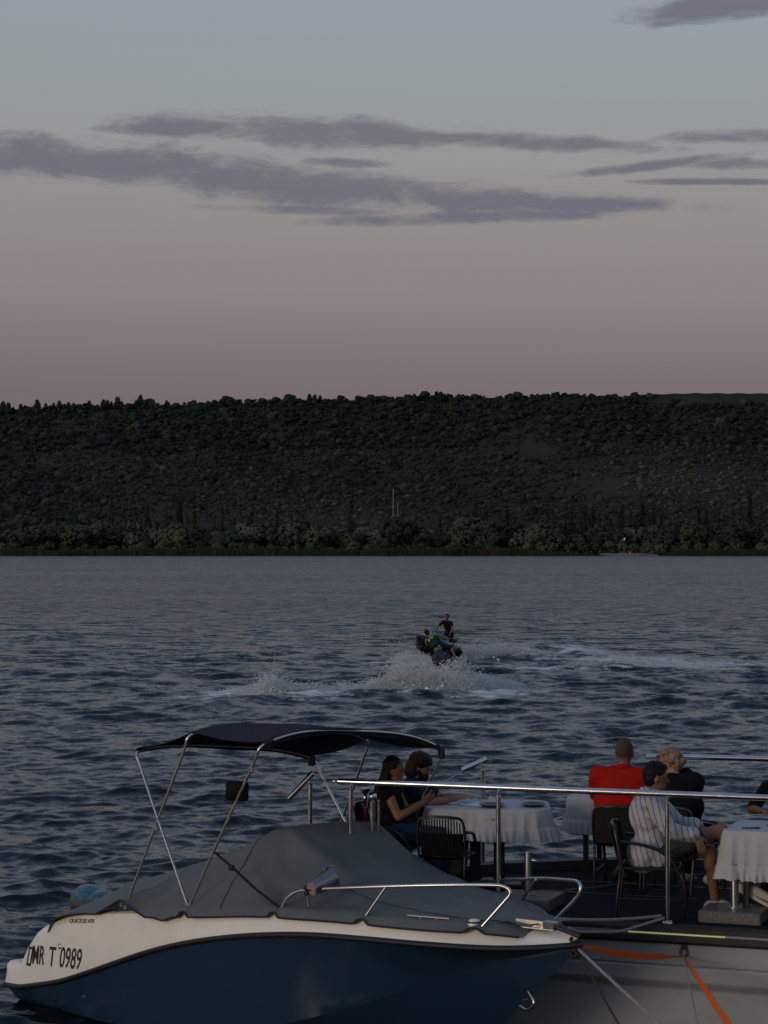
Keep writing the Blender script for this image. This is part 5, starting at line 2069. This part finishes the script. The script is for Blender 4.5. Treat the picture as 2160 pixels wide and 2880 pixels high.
# man in the striped shirt
sJ = dict(hip=(.06, 0, .53), chest=(-.02, 0, .84), neck=(.0, 0, 1.03), head=(.045, 0, 1.165), face=(1, .35, -.10),
          elR=(.19, -.26, .74), wrR=(.40, -.225, .70), elL=(.22, .24, .74), wrL=(.42, .10, .74), hdR=(.35, -.05, -.95), hdL=(.7, -.3, -.5), hnR=(-.4, .8, 0), hnL=(0, 0, -1), curlR=.35,
          knR=(.60, .0, .725), knL=(.50, .12, .53), anR=(.79, -.0, .27), anL=(.54, .10, .10), toR=(1.0, -.04, .165), toL=(.72, .10, .045))
person('man in a white striped shirt and shorts sitting sideways in an armchair', bl(2.69, .47), BDIR + R(10), sJ,
       dict(skin='tan', hair='short', haircol='black', top='striped', sleeve=1.80, loose=.028, bottom='slate', leg=.62, sh=.195, fat=1.08, k=1.02, shoe='white', collar=True,
            tail=[((-.06, -.02, .50), (.15, .20, .16)), ((-.02, -.06, .56), (.17, .17, .14))]), 'seated guests')
wt = empty('wristwatch', bl(2.69, .47), BDIR + R(10), 'dark wristwatch on the wrist of the man in the striped shirt', 'watch')
MB().tube([V(.365, -.228, .712), V(.392, -.224, .704)], .040, 14).build('strap', PHONEM, wt)
MB().lathe([(.018, 0), (.018, .008), (.015, .01)], V(.38, -.265, .72), (0, -1, .3), 12).build('case', STEEL2, wt)
# blonde woman
bJ = dict(hip=(.02, 0, .54), chest=(.04, .06, .83), neck=(.08, .11, 1.02), head=(.13, .15, 1.165), face=(-.12, 1, -.22), tilt=.12,
          elR=(.33, -.02, .92), wrR=(.26, .10, 1.10), elL=(.30, .34, .98), wrL=(.18, .27, 1.17), hdR=(-.3, .5, .8), hdL=(-.4, -.4, .8), hnR=(-.6, .6, 0), hnL=(-.6, -.6, 0), curlR=.7, curlL=.7,
          knR=(.46, -.12, .52), knL=(.46, .13, .52), anR=(.40, -.12, .10), anL=(.42, .12, .10), toR=(.56, -.12, .04), toL=(.58, .12, .04))
person('blonde woman in a black top leaning over with hands in her hair', bl(2.63, 1.95, DECKZ - .03), BDIR + R(80), bJ,
       dict(skin='fair', hair='updo', haircol='blond', top='black', sleeve=1.7, bottom='black', leg=1.9, sh=.20, k=1.02, fat=1.18, loose=.026, shoe='white'), 'seated guests')
gz = empty('glasses', bl(2.63, 1.95, DECKZ - .03), BDIR + R(80), 'dark glasses worn by the blonde woman', 'glasses')
gf, gs, gu, _ = head_frame(bJ['face'], .12)
gh = V(*bJ['head'])
for q in (-1, 1):
    MB().lathe([(.026, 0), (.027, .004), (.024, .006)], gh + gf * .098 + gs * .034 * q + gu * .004, gf, 14).build('lens', PHONEM, gz)
    MB().tube([gh + gf * .09 + gs * .06 * q + gu * .008, gh - gf * .01 + gs * .082 * q + gu * .012], .0035, 5).build('temple', PHONEM, gz)
# guest at the picture's right edge
pJ = dict(hip=(.02, 0, .54), chest=(.06, 0, .83), neck=(.10, 0, 1.02), head=(.15, 0, 1.16), face=(1, 0, -.1),
          elR=(.22, -.30, .78), wrR=(.38, -.16, .79), elL=(.22, .30, .78), wrL=(.36, .12, .79),
          knR=(.46, -.13, .52), knL=(.46, .13, .52), anR=(.40, -.12, .10), anL=(.42, .12, .10), toR=(.58, -.12, .04), toL=(.60, .12, .04))
person('guest in black resting a forearm on the front table', bl(3.66, 1.86), BDIR + R(262), pJ,
       dict(skin='tan', hair='short', haircol='black', top='black', sleeve=.85, bottom='black', leg=1.9, sh=.20, fat=1.05, shoe='dark'), 'seated guests')
# phone in the woman's hands
hp = MB().box((0, 0, 0), (.008, .072, .15), bev=.004).build('phone', PHONEM, smooth=False)
hp.location = bl(.17, .98) + Matrix.Rotation(BDIR + R(8), 3, 'Z') @ V(.375, -.02, .875)
hp.rotation_euler = (0, R(28), BDIR + R(8))
tag(hp, 'black phone held up by the woman with long hair', 'phone')

# ------------------------------------------------------------------ water scooters and riders
SCB = mat('scooter_black', (0.012, 0.013, 0.016), 0.3, coat=0.4, vary=0.2)
SCBL = mat('scooter_blue', (0.012, 0.05, 0.095), 0.3, coat=0.4, vary=0.2)
SCT = mat('scooter_teal', (0.008, 0.035, 0.055), 0.35, coat=0.3)
LIME = mat('scooter_lime', (0.42, 0.46, 0.06), 0.4)
SEATM = mat('scooter_seat', (0.014, 0.018, 0.045), 0.6)
PALE = mat('scooter_pale_trim', (0.5, 0.52, 0.5), 0.4)
ST = [(-1.5, .50, -.16, .02, .34), (-1.0, .56, -.2, .0, .35), (-.3, .59, -.22, .0, .36), (.4, .57, -.2, .04, .40), (.9, .47, -.12, .12, .46), (1.25, .33, .02, .24, .52), (1.5, .17, .2, .36, .56), (1.64, .03, .42, .48, .57)]


def scooter(label, M, hood_mat, stripe_mat):
    e = empty('water_scooter', matrix=M, label=label, cat='water scooter', group='water scooters')
    rows = []
    for x, w, zk, zc, zd in ST:
        half = [(0, zk), (w * .82, zc), (w, zc + .06), (w * 1.02, zd - .05), (w * .96, zd)]
        rows.append([V(x, -y, z) for y, z in half[::-1]] + [V(x, y, z) for y, z in half[1:]])
    m = MB().grid(rows)
    m.add(rows[0], [tuple(range(len(rows[0])))])
    # foot wells: deck sheet
    m.grid([[V(x, -w * .96, zd), V(x, -w * .5, zd - .06), V(x, 0, zd + .02), V(x, w * .5, zd - .06), V(x, w * .96, zd)] for x, w, zk, zc, zd in ST])
    m.build('hull', SCB, e)
    for sgn in (-1, 1):
        MB().tube([V(x, sgn * w * 1.03, zd - .045) for x, w, zk, zc, zd in ST], .026, 6).build('bumper_strip', stripe_mat if sgn > 0 else SCB, e)
    MB().tube([V(-1.51, -.5, .30), V(-1.54, 0, .30), V(-1.51, .5, .30)], .03, 6).build('stern_strip', stripe_mat, e)
    h = MB()
    h.ell((.75, 0, .62), (.72, .33, .24), Matrix.Rotation(R(10), 3, 'Y')).ell((1.2, 0, .56), (.38, .22, .13)).ell((.32, 0, .82), (.30, .2, .2)).ell((.5, 0, .92), (.22, .17, .10), Matrix.Rotation(R(-20), 3, 'Y'))
    finish('hood', remesh(h, .025, 4, .6), hood_mat, e, angle=None)
    g = MB()
    g.capsule((-1.0, 0, .58), .20, (-.1, 0, .62), .19).capsule((-1.05, 0, .70), .16, (-.5, 0, .72), .16).ell((-.1, 0, .70), (.3, .17, .14)).box((-.5, 0, .44), (1.3, .34, .3), bev=.08)
    finish('seat', remesh(g, .025, 4, .6), SEATM, e, angle=None)
    hb = MB().tube(smooth_path([V(.08, -.40, 1.04), V(.18, -.22, 1.05), V(.25, 0, 1.02), V(.18, .22, 1.05), V(.08, .40, 1.04)], 4), .018, 8).tube([V(.34, 0, .86), V(.24, 0, 1.03)], .05, 8).build('handlebar', SCB, e)
    for sgn in (-1, 1):
        MB().tube([V(.08, sgn * .40, 1.04), V(.13, sgn * .29, 1.048)], .024, 8).build('grip', SCB, hb)
        MB().ell((.62, sgn * .36, .86), (.05, .09, .06)).tube([V(.62, sgn * .2, .78), V(.62, sgn * .34, .85)], .02, 6).build('mirror', hood_mat, e)
    return e


def scooter_matrix(px, py, ang, pitch, roll, dz=0.0):
    p = onz(px, py, 0)
    return Matrix.Translation(V(p.x, p.y, dz)) @ Matrix.Rotation(ang, 4, 'Z') @ Matrix.Rotation(-pitch, 4, 'Y') @ Matrix.Rotation(roll, 4, 'X')


M1 = scooter_matrix(1232, 1862, R(236), R(15), R(-4), .10)
scooter('black and blue water scooter with raised bow and a standing rider', M1, SCBL, SCB)
j1 = dict(hip=(-.42, 0, 1.10), chest=(-.22, 0, 1.38), neck=(-.08, 0, 1.54), head=(.0, 0, 1.68), face=(1, .05, -.05),
          elR=(-.02, -.36, 1.24), wrR=(.06, -.36, 1.07), elL=(-.02, .36, 1.24), wrL=(.06, .36, 1.07), hnR=(.3, 0, -1), hnL=(.3, 0, -1), curlR=.9, curlL=.9,
          knR=(-.28, -.27, .72), knL=(-.28, .27, .72), anR=(-.50, -.34, .40), anL=(-.50, .34, .40), toR=(-.34, -.36, .33), toL=(-.34, .36, .33))
person('standing rider in black shirt and shorts gripping the handlebar', None, 0, j1,
       dict(skin='tan', hair='short', haircol='black', top='black', sleeve=.55, bottom='black', leg=.75, k=1.0, voxel=.014, ratio=.5), 'water scooter riders', parent_matrix=M1)
M2 = scooter_matrix(1270, 1897, R(74), R(8), R(-22), .14)
scooter('dark water scooter with lime trim turning hard in white spray', M2, SCT, LIME)
j2 = dict(hip=(-.35, .02, .92), chest=(-.24, .10, 1.20), neck=(-.14, .17, 1.39), head=(-.08, .25, 1.52), face=(1, .55, -.05), tilt=-.1,
          elR=(-.02, -.24, 1.14), wrR=(.06, -.35, 1.07), elL=(-.04, .42, 1.16), wrL=(.06, .37, 1.07), hnR=(.3, 0, -1), hnL=(.3, 0, -1), curlR=.9, curlL=.9,
          knR=(.05, -.30, .74), knL=(.05, .30, .74), anR=(-.20, -.36, .42), anL=(-.20, .36, .42), toR=(-.03, -.38, .34), toL=(-.03, .38, .34))
r2 = person('rider in a dark green life vest with a lime patch, crouched low', None, 0, j2,
            dict(skin='tan', hair='short', haircol='brown', top='grey', sleeve=1.55, bottom='navy', leg=.95, k=1.04, voxel=.014, ratio=.5), 'water scooter riders', parent_matrix=M2)
vm = MB()
sp2 = (V(*j2['neck']) - V(*j2['hip'])).normalized()
vr = frame_z(sp2)
vm.ell(V(*j2['chest']) - sp2 * .03, (.18, .225, .22), vr).ell(V(*j2['hip']).lerp(V(*j2['chest']), .45), (.17, .20, .17), vr)
for q in (-1, 1):
    vm.capsule(V(*j2['neck']) + V(-.03, q * .09, -.06), .06, V(*j2['chest']) + V(-.04, q * .13, .08), .08)
finish('life_vest', remesh(vm, .016, 4, .6), FABRIC['vest'], r2, angle=None)
pc = V(*j2['chest']) + sp2 * .10 - V(.19, 0, 0)
MB().box(pc + V(.035, 0, 0), (.03, .20, .12), vr, bev=.01).build('vest_patch', mat('hi_vis_lime', (.42, .62, .10), .6), r2)
for q in (-.05, .03):
    MB().box(pc + V(.016, q, 0), (.012, .02, .09), vr).build('patch_mark', FABRIC['vest'], r2)
MB().box(V(*j2['hip']).lerp(V(*j2['chest']), .40) - V(.165, 0, 0), (.03, .36, .06), vr, bev=.01).build('vest_belt', FABRIC['black'], r2)


# ------------------------------------------------------------------ spray
def droplets(profile, base, n, depth, power, seed, smin=.004, smax=.012, jitter=.5):
    """profile: (photo column, height in metres) of the plume; base: photo row of its foot"""
    r = np.random.default_rng(seed)
    cols_ = np.array([p[0] for p in profile], float)
    hs_ = np.array([p[1] for p in profile], float)
    cand = r.uniform(cols_[0], cols_[-1], n * 4)
    hh = np.interp(cand, cols_, hs_)
    # ragged jets
    rag = 1 + jitter * 1.5 * (np.sin(cand * .21 + seed) * .5 + np.sin(cand * .083 + 2 * seed) * .5 + .6 * np.sin(cand * .53))
    keep_ = r.uniform(0, hs_.max(), n * 4) < hh
    cand, hh, rag = cand[keep_][:n], hh[keep_][:n], rag[keep_][:n]
    m = len(cand)
    rowb = np.interp(cand, [b[0] for b in base], [b[1] for b in base])
    Y0 = CAM_H * FPX / (rowb - HZ)
    Y = Y0 + r.normal(0, depth, m)
    X = (cand - 1080) / FPX * Y0 + r.normal(0, .16, m)
    Z = hh * np.clip(rag, .12, 2.2) * r.uniform(0, 1, m) ** power - .05
    P = np.stack([X, Y, Z], -1)
    S_ = r.uniform(smin, smax, m) * np.where(Z < hh * .25, 1.6, 1.0)
    return P, S_


def tetra_mesh(P, S_, seed):
    r = np.random.default_rng(seed)
    T = np.array([[1, 1, 1], [1, -1, -1], [-1, 1, -1], [-1, -1, 1]], float) * .8
    n = len(P)
    Q = r.normal(size=(n, 4))
    Q /= np.linalg.norm(Q, axis=1)[:, None]
    w, x, y, z = Q.T
    Rm = np.stack([1 - 2 * (y * y + z * z), 2 * (x * y - z * w), 2 * (x * z + y * w), 2 * (x * y + z * w), 1 - 2 * (x * x + z * z), 2 * (y * z - x * w),
                   2 * (x * z - y * w), 2 * (y * z + x * w), 1 - 2 * (x * x + y * y)], -1).reshape(n, 3, 3)
    vs = P[:, None, :] + np.einsum('nij,kj->nki', Rm, T) * S_[:, None, None]
    f0 = np.array([[0, 1, 2], [0, 3, 1], [0, 2, 3], [1, 3, 2]])
    fs = (np.arange(n)[:, None, None] * 4 + f0[None]).reshape(-1, 3)
    me = bpy.data.meshes.new('spray')
    v = vs.reshape(-1, 3)
    me.vertices.add(len(v))
    me.vertices.foreach_set('co', v.astype(np.float32).ravel())
    me.loops.add(fs.size)
    me.loops.foreach_set('vertex_index', fs.astype(np.int32).ravel())
    me.polygons.add(len(fs))
    me.polygons.foreach_set('loop_start', np.arange(0, fs.size, 3, dtype=np.int32))
    me.update(calc_edges=True)
    return me


SPRAY = mat('water_spray', (0.90, 0.94, 0.95), 0.7, spec=0.3)
_n, _l = SPRAY.node_tree.nodes, SPRAY.node_tree.links
_t = _n.new('ShaderNodeBsdfTranslucent')
_t.inputs[0].default_value = (0.90, 0.94, 0.96, 1)
_m = _n.new('ShaderNodeMixShader')
_m.inputs[0].default_value = 0.5
_l.new(_n['Principled BSDF'].outputs[0], _m.inputs[1])
_l.new(_t.outputs[0], _m.inputs[2])
_l.new(_m.outputs[0], _n['Material Output'].inputs['Surface'])


def foam_mound(profile, base, n, depth, seed, rmin, rmax, frac):
    """lumpy body of broken white water under the droplets"""
    r = random.Random(seed)
    cols_, hs_ = [p[0] for p in profile], [p[1] for p in profile]
    mb = MB()
    for _ in range(n):
        while True:
            c = r.uniform(cols_[0], cols_[-1])
            h = float(np.interp(c, cols_, hs_))
            if r.uniform(0, max(hs_)) < h + .08:
                break
        rb = float(np.interp(c, [q[0] for q in base], [q[1] for q in base]))
        Y = CAM_H * FPX / (rb - HZ)
        X = (c - 1080) / FPX * Y
        z = h * frac * r.uniform(0, 1) ** 1.4
        s = r.uniform(rmin, rmax) * (1.25 - .6 * z / max(.05, h))
        mb.ell((X + r.gauss(0, .05), Y + r.gauss(0, depth) * (1.1 - z / max(.1, h)), z - .04), (s * r.uniform(.8, 1.5), s, s * r.uniform(.7, 1.2)), Matrix.Rotation(r.uniform(-.8, .8), 3, 'Y'), 7, 5)
    return mb


FOAMB = mat('foam_white', (0.86, 0.89, 0.90), 0.8, spec=0.2, bump=0.9, bscale=22)


def spray(label, sets, seed, mounds):
    P = np.concatenate([a for a, b in sets])
    S_ = np.concatenate([b for a, b in sets])
    o = finish('spray', tetra_mesh(P, S_, seed), SPRAY, None, smooth=False, fix=False)
    tag(o, label, 'spray', kind='stuff')
    mb = MB()
    for m in mounds:
        mb.add(m.v, m.f)
    f = finish('broken_water', folds(remesh(mb, .03, 1), .03, 30, seed), FOAMB, o, angle=None)
    f['kind'] = 'stuff'


b3 = [(560, 1948), (760, 1958), (960, 1952), (1120, 1952), (1300, 1953), (1480, 1938)]
pr3 = [(590, .05), (660, .16), (730, .26), (752, .46), (778, .52), (800, .36), (850, .28), (920, .22), (1000, .26), (1060, .34), (1110, .58), (1180, .66), (1250, .54), (1310, .46), (1380, .38), (1440, .22), (1480, .04)]
spray('white water thrown up along the turning scooter wake', [
    droplets(pr3, b3, 130000, .25, 1.2, 1, .006, .015, .3),
    droplets(pr3, b3, 16000, .25, 1.0, 2, .010, .022, .4),
    droplets([(1040, .5), (1110, .95), (1200, .8), (1280, .6), (1330, .4)], b3, 1800, .25, .9, 5, .008, .018),
    droplets([(735, .5), (765, .8), (800, .5)], b3, 600, .15, .9, 6, .008, .018),
    droplets([(1215, .5), (1260, .75), (1320, .7), (1345, .4)], [(1200, 1932), (1350, 1926)], 2600, .10, .9, 7, .010, .026, .2)], 11,
    [foam_mound(pr3, b3, 1900, .32, 31, .025, .07, .62), foam_mound([(1480, .05), (1400, .1), (600, .1), (520, .02)][::-1], b3, 420, .6, 32, .02, .04, .3)])
b1 = [(1100, 1866), (1300, 1858), (1500, 1856), (1640, 1858), (2100, 1882)]
pr1 = [(1285, .25), (1330, .42), (1400, .52), (1470, .42), (1560, .28), (1640, .16), (1700, .05)]
pr2 = [(1105, .05), (1130, .32), (1165, .46), (1200, .32), (1235, .1)]
b2 = [(1100, 1868), (1240, 1872)]
spray('white plume behind the standing rider', [
    droplets(pr1, b1, 60000, .4, 1.3, 3, .005, .013, .28), droplets(pr1, b1, 7000, .4, 1.0, 8, .010, .022, .4),
    droplets([(1640, .12), (1800, .22), (1950, .16), (2090, .03)], [(1640, 1860), (2100, 1882)], 16000, .9, 1.2, 9, .006, .014),
    droplets(pr2, b2, 24000, .35, 1.2, 4, .005, .013, .28)], 12,
    [foam_mound(pr1, b1, 800, .5, 33, .025, .07, .5), foam_mound(pr2, b2, 220, .35, 34, .025, .06, .35)])

# ------------------------------------------------------------------ mooring lines and strap
quay = MB().box((2, -1.0, -.6), (60, 20, 2.9), bev=.04)
structure(quay.build('quay', mat('quay_concrete', (.10, .10, .095), .9, vary=.25, vscale=1.5, bump=.3, bscale=15), smooth=False))
ROPE = mat('rope_pale', (0.36, 0.35, 0.34), 0.9, vary=0.35, vscale=60, bump=0.9, bscale=160)
ROPED = mat('rope_dark', (0.045, 0.043, 0.042), 0.9, vary=0.6, vscale=25, bump=0.9, bscale=160)
ORANGE = mat('orange_strap', (0.66, 0.125, 0.022), 0.7, vary=0.15, vscale=30, bump=0.2, bscale=200)


def line3(a, b, sag, n=14):
    a, b = Vector(a), Vector(b)
    return [a.lerp(b, k / n) - V(0, 0, sag * 4 * (k / n) * (1 - k / n)) for k in range(n + 1)]


def rope(pts, r, material, label, name='mooring_rope'):
    o = MB().tube(pts, r, 8).build(name, material)
    tag(o, label, 'rope', 'mooring ropes')
    return o


def beyond(a, b, Y):
    t = (Y - a.y) / (b.y - a.y)
    return a + (b - a) * t


bow = sbw(6.50, 0, 1.33)
post3 = bl(near_x(1871), .03, DECKZ + .045)
cl = sbw(6.05, .22, 1.45)
rope(line3(cl, post3 + V(-.05, 0, .02), .02), .013, ROPE, 'upper pale rope from speedboat bow to railing post')
rope(smooth_path([sbw(6.35, .08, 1.43), at(1625, 2620, 17.4), at(1665, 2621, 17.7), at(1740, 2620, 18.0), at(1800, 2603, 18.15), post3 + V(-.03, -.05, .01)], 6), .012, ROPE, 'slack pale rope hanging below the upper one to the railing post')
rope([p for p in line3(bow + V(.02, 0, -.03), beyond(bow, at(1900, 2885, 15.0), 8.8), .10)], .0125, ROPE, 'pale rope running from speedboat bow to the quay')
rope([p for p in line3(bow + V(.03, -.01, -.06), beyond(bow, at(1768, 2885, 14.9), 8.8), .13)], .0085, ROPED, 'thin dark knotted rope running from speedboat bow to the quay')
hook = bl(hk.x, -.075, hk.z - .075)
rope(line3(hook, beyond(hook, at(1966, 2885, 16.4), 8.8), .06), .007, ROPE, 'thin pale cord hanging from the mooring ring of the restaurant boat')
knot = MB()
rr2 = random.Random(4)
kp = []
for k in range(40):
    a = k * .9
    kp.append(bow + V(.03 * math.cos(a) + .012 * math.sin(k), .035 * math.sin(a), .05 - .16 * k / 40 + .015 * math.sin(k * 2.3)))
rope(smooth_path(kp, 2), .011, ROPED, 'dark rope knot wound round the speedboat bow', 'rope_knot')


def ribbon(pts, widths, twist, material, th=.003):
    n = len(pts)
    rows = []
    for i, p in enumerate(pts):
        t = (pts[min(i + 1, n - 1)] - pts[max(i - 1, 0)]).normalized()
        s = t.cross(V(0, 1, 0)).normalized()
        nn = t.cross(s)
        a = twist[i]
        w = (s * math.cos(a) + nn * math.sin(a)) * widths[i]
        b = (nn * math.cos(a) - s * math.sin(a)) * th
        rows.append([p - w - b, p + w - b, p + w + b, p - w + b])
    return MB().grid(rows, closed=True)


n = 25
s0 = bow + V(.06, .02, -.02)
pts = line3(s0, hook, .03, n - 1)
w1 = [.006 + .026 * math.sin(math.pi * min(1, k / (n - 1) * 1.06 + .02)) ** .7 if k < n - 1 else .006 for k in range(n)]
strap = empty('tie_strap', hook, 0, 'bright orange flat strap from speedboat bow through mooring ring to the quay', 'strap')
o = ribbon(pts, w1, [1.2 * max(0, (k / (n - 1) - .8)) * 5 * .2 for k in range(n)], ORANGE).build('strap_length', ORANGE, None)
o.parent = strap
o.matrix_parent_inverse = Matrix.Translation(-hook)
endp = beyond(hook, at(2068, 2885, 16.3), 8.8)
pts = line3(hook, endp, .10, n - 1)
o = ribbon(pts, [.008 + .020 * min(1, k / 3) for k in range(n)], [.15 + .5 * math.sin(k * .6) for k in range(n)], ORANGE).build('strap_length', ORANGE, None)
o.parent = strap
o.matrix_parent_inverse = Matrix.Translation(-hook)

# ------------------------------------------------------------------ little beach across the water
SAND = mat('beach_sand', (0.17, 0.15, 0.12), 0.9, vary=0.3, vscale=.6)
bx0, bx1 = xat(1690, 1100), xat(1850, 1100)
bm_ = [[V(lerp(bx0, bx1, i / 12), 1096.5 + j * 3.2, -.25 + .42 * j + .1 * math.sin(i * 2.1 + j)) for i in range(13)] for j in range(5)]
structure(MB().grid(bm_).build('beach', SAND))
BOULD = mat('boulder_grey', (0.16, 0.15, 0.13), 0.9, vary=0.3, vscale=.8)
for (px, s, lab) in ((1801, 1.5, 'large grey boulder at the beach edge by the reeds'), (1749, .8, 'low grey boulder at the beach waterline'), (1735, .6, 'small grey boulder beside the low one on the beach')):
    r = random.Random(px)
    me = MB().ell((0, 0, 0), (s, s * .8, s * .6), seg=10, rings=7)
    me.v = [tuple(Vector(p) * r.uniform(.85, 1.12)) for p in me.v]
    o = me.build('boulder', BOULD)
    o.location = (xat(px, 1099), 1099, .1)
    tag(o, lab, 'boulder')


def far_person(px, Y, z, top, bot, lab, sc=1.0):
    e = empty('person', (xat(px, Y), Y, z), R(-90), lab, 'person')
    m = MB()
    m.capsule((0, .1, .1), .07, (0, .1, .85), .1).capsule((0, -.1, .1), .07, (.05, -.1, .85), .1).ell((0, 0, 1.15), (.13, .2, .33)).ell((0, 0, 1.62), (.1, .09, .13)).capsule((0, 0, 1.35), .08, (0, 0, 1.55), .06)
    m.capsule((0, .22, 1.36), .06, (.06, .28, .85), .04).capsule((0, -.22, 1.36), .06, (.06, -.28, .85), .04)
    finish('body', remesh(m, .035, 2), SK['fair'], e, angle=None)
    finish('shirt', remesh(MB().ell((0, 0, 1.13), (.16, .23, .34)), .04, 1), FABRIC[top] if isinstance(top, str) else top, e, angle=None)
    e.scale = (sc, sc, sc)


PALEC = mat('cloth_pale', (.62, .56, .50), .85)
far_person(1772, 1103, .5, PALEC, 'khaki', 'tiny distant person in a pale top on the beach')
far_person(1779.5, 1099, .05, PALEC, 'khaki', 'tiny distant child in a pale top at the beach waterline', .72)
p = at(1756, 1516, 1112)
sg = empty('beach_sign', (p.x, 1112, float(terrain_h(p.x, 1112))), 0, 'small white board on a post among trees above the beach', 'sign')
hz_ = p.z - float(terrain_h(p.x, 1112))
MB().box((0, 0, hz_), (.9, .08, 1.3), Matrix.Rotation(R(15), 3, 'Y'), bev=.02).build('board', PALEC, sg, smooth=False)
MB().tube([V(0, .06, -.3), V(0, .06, hz_ - .3)], .05, 6).build('post', BARK, sg)
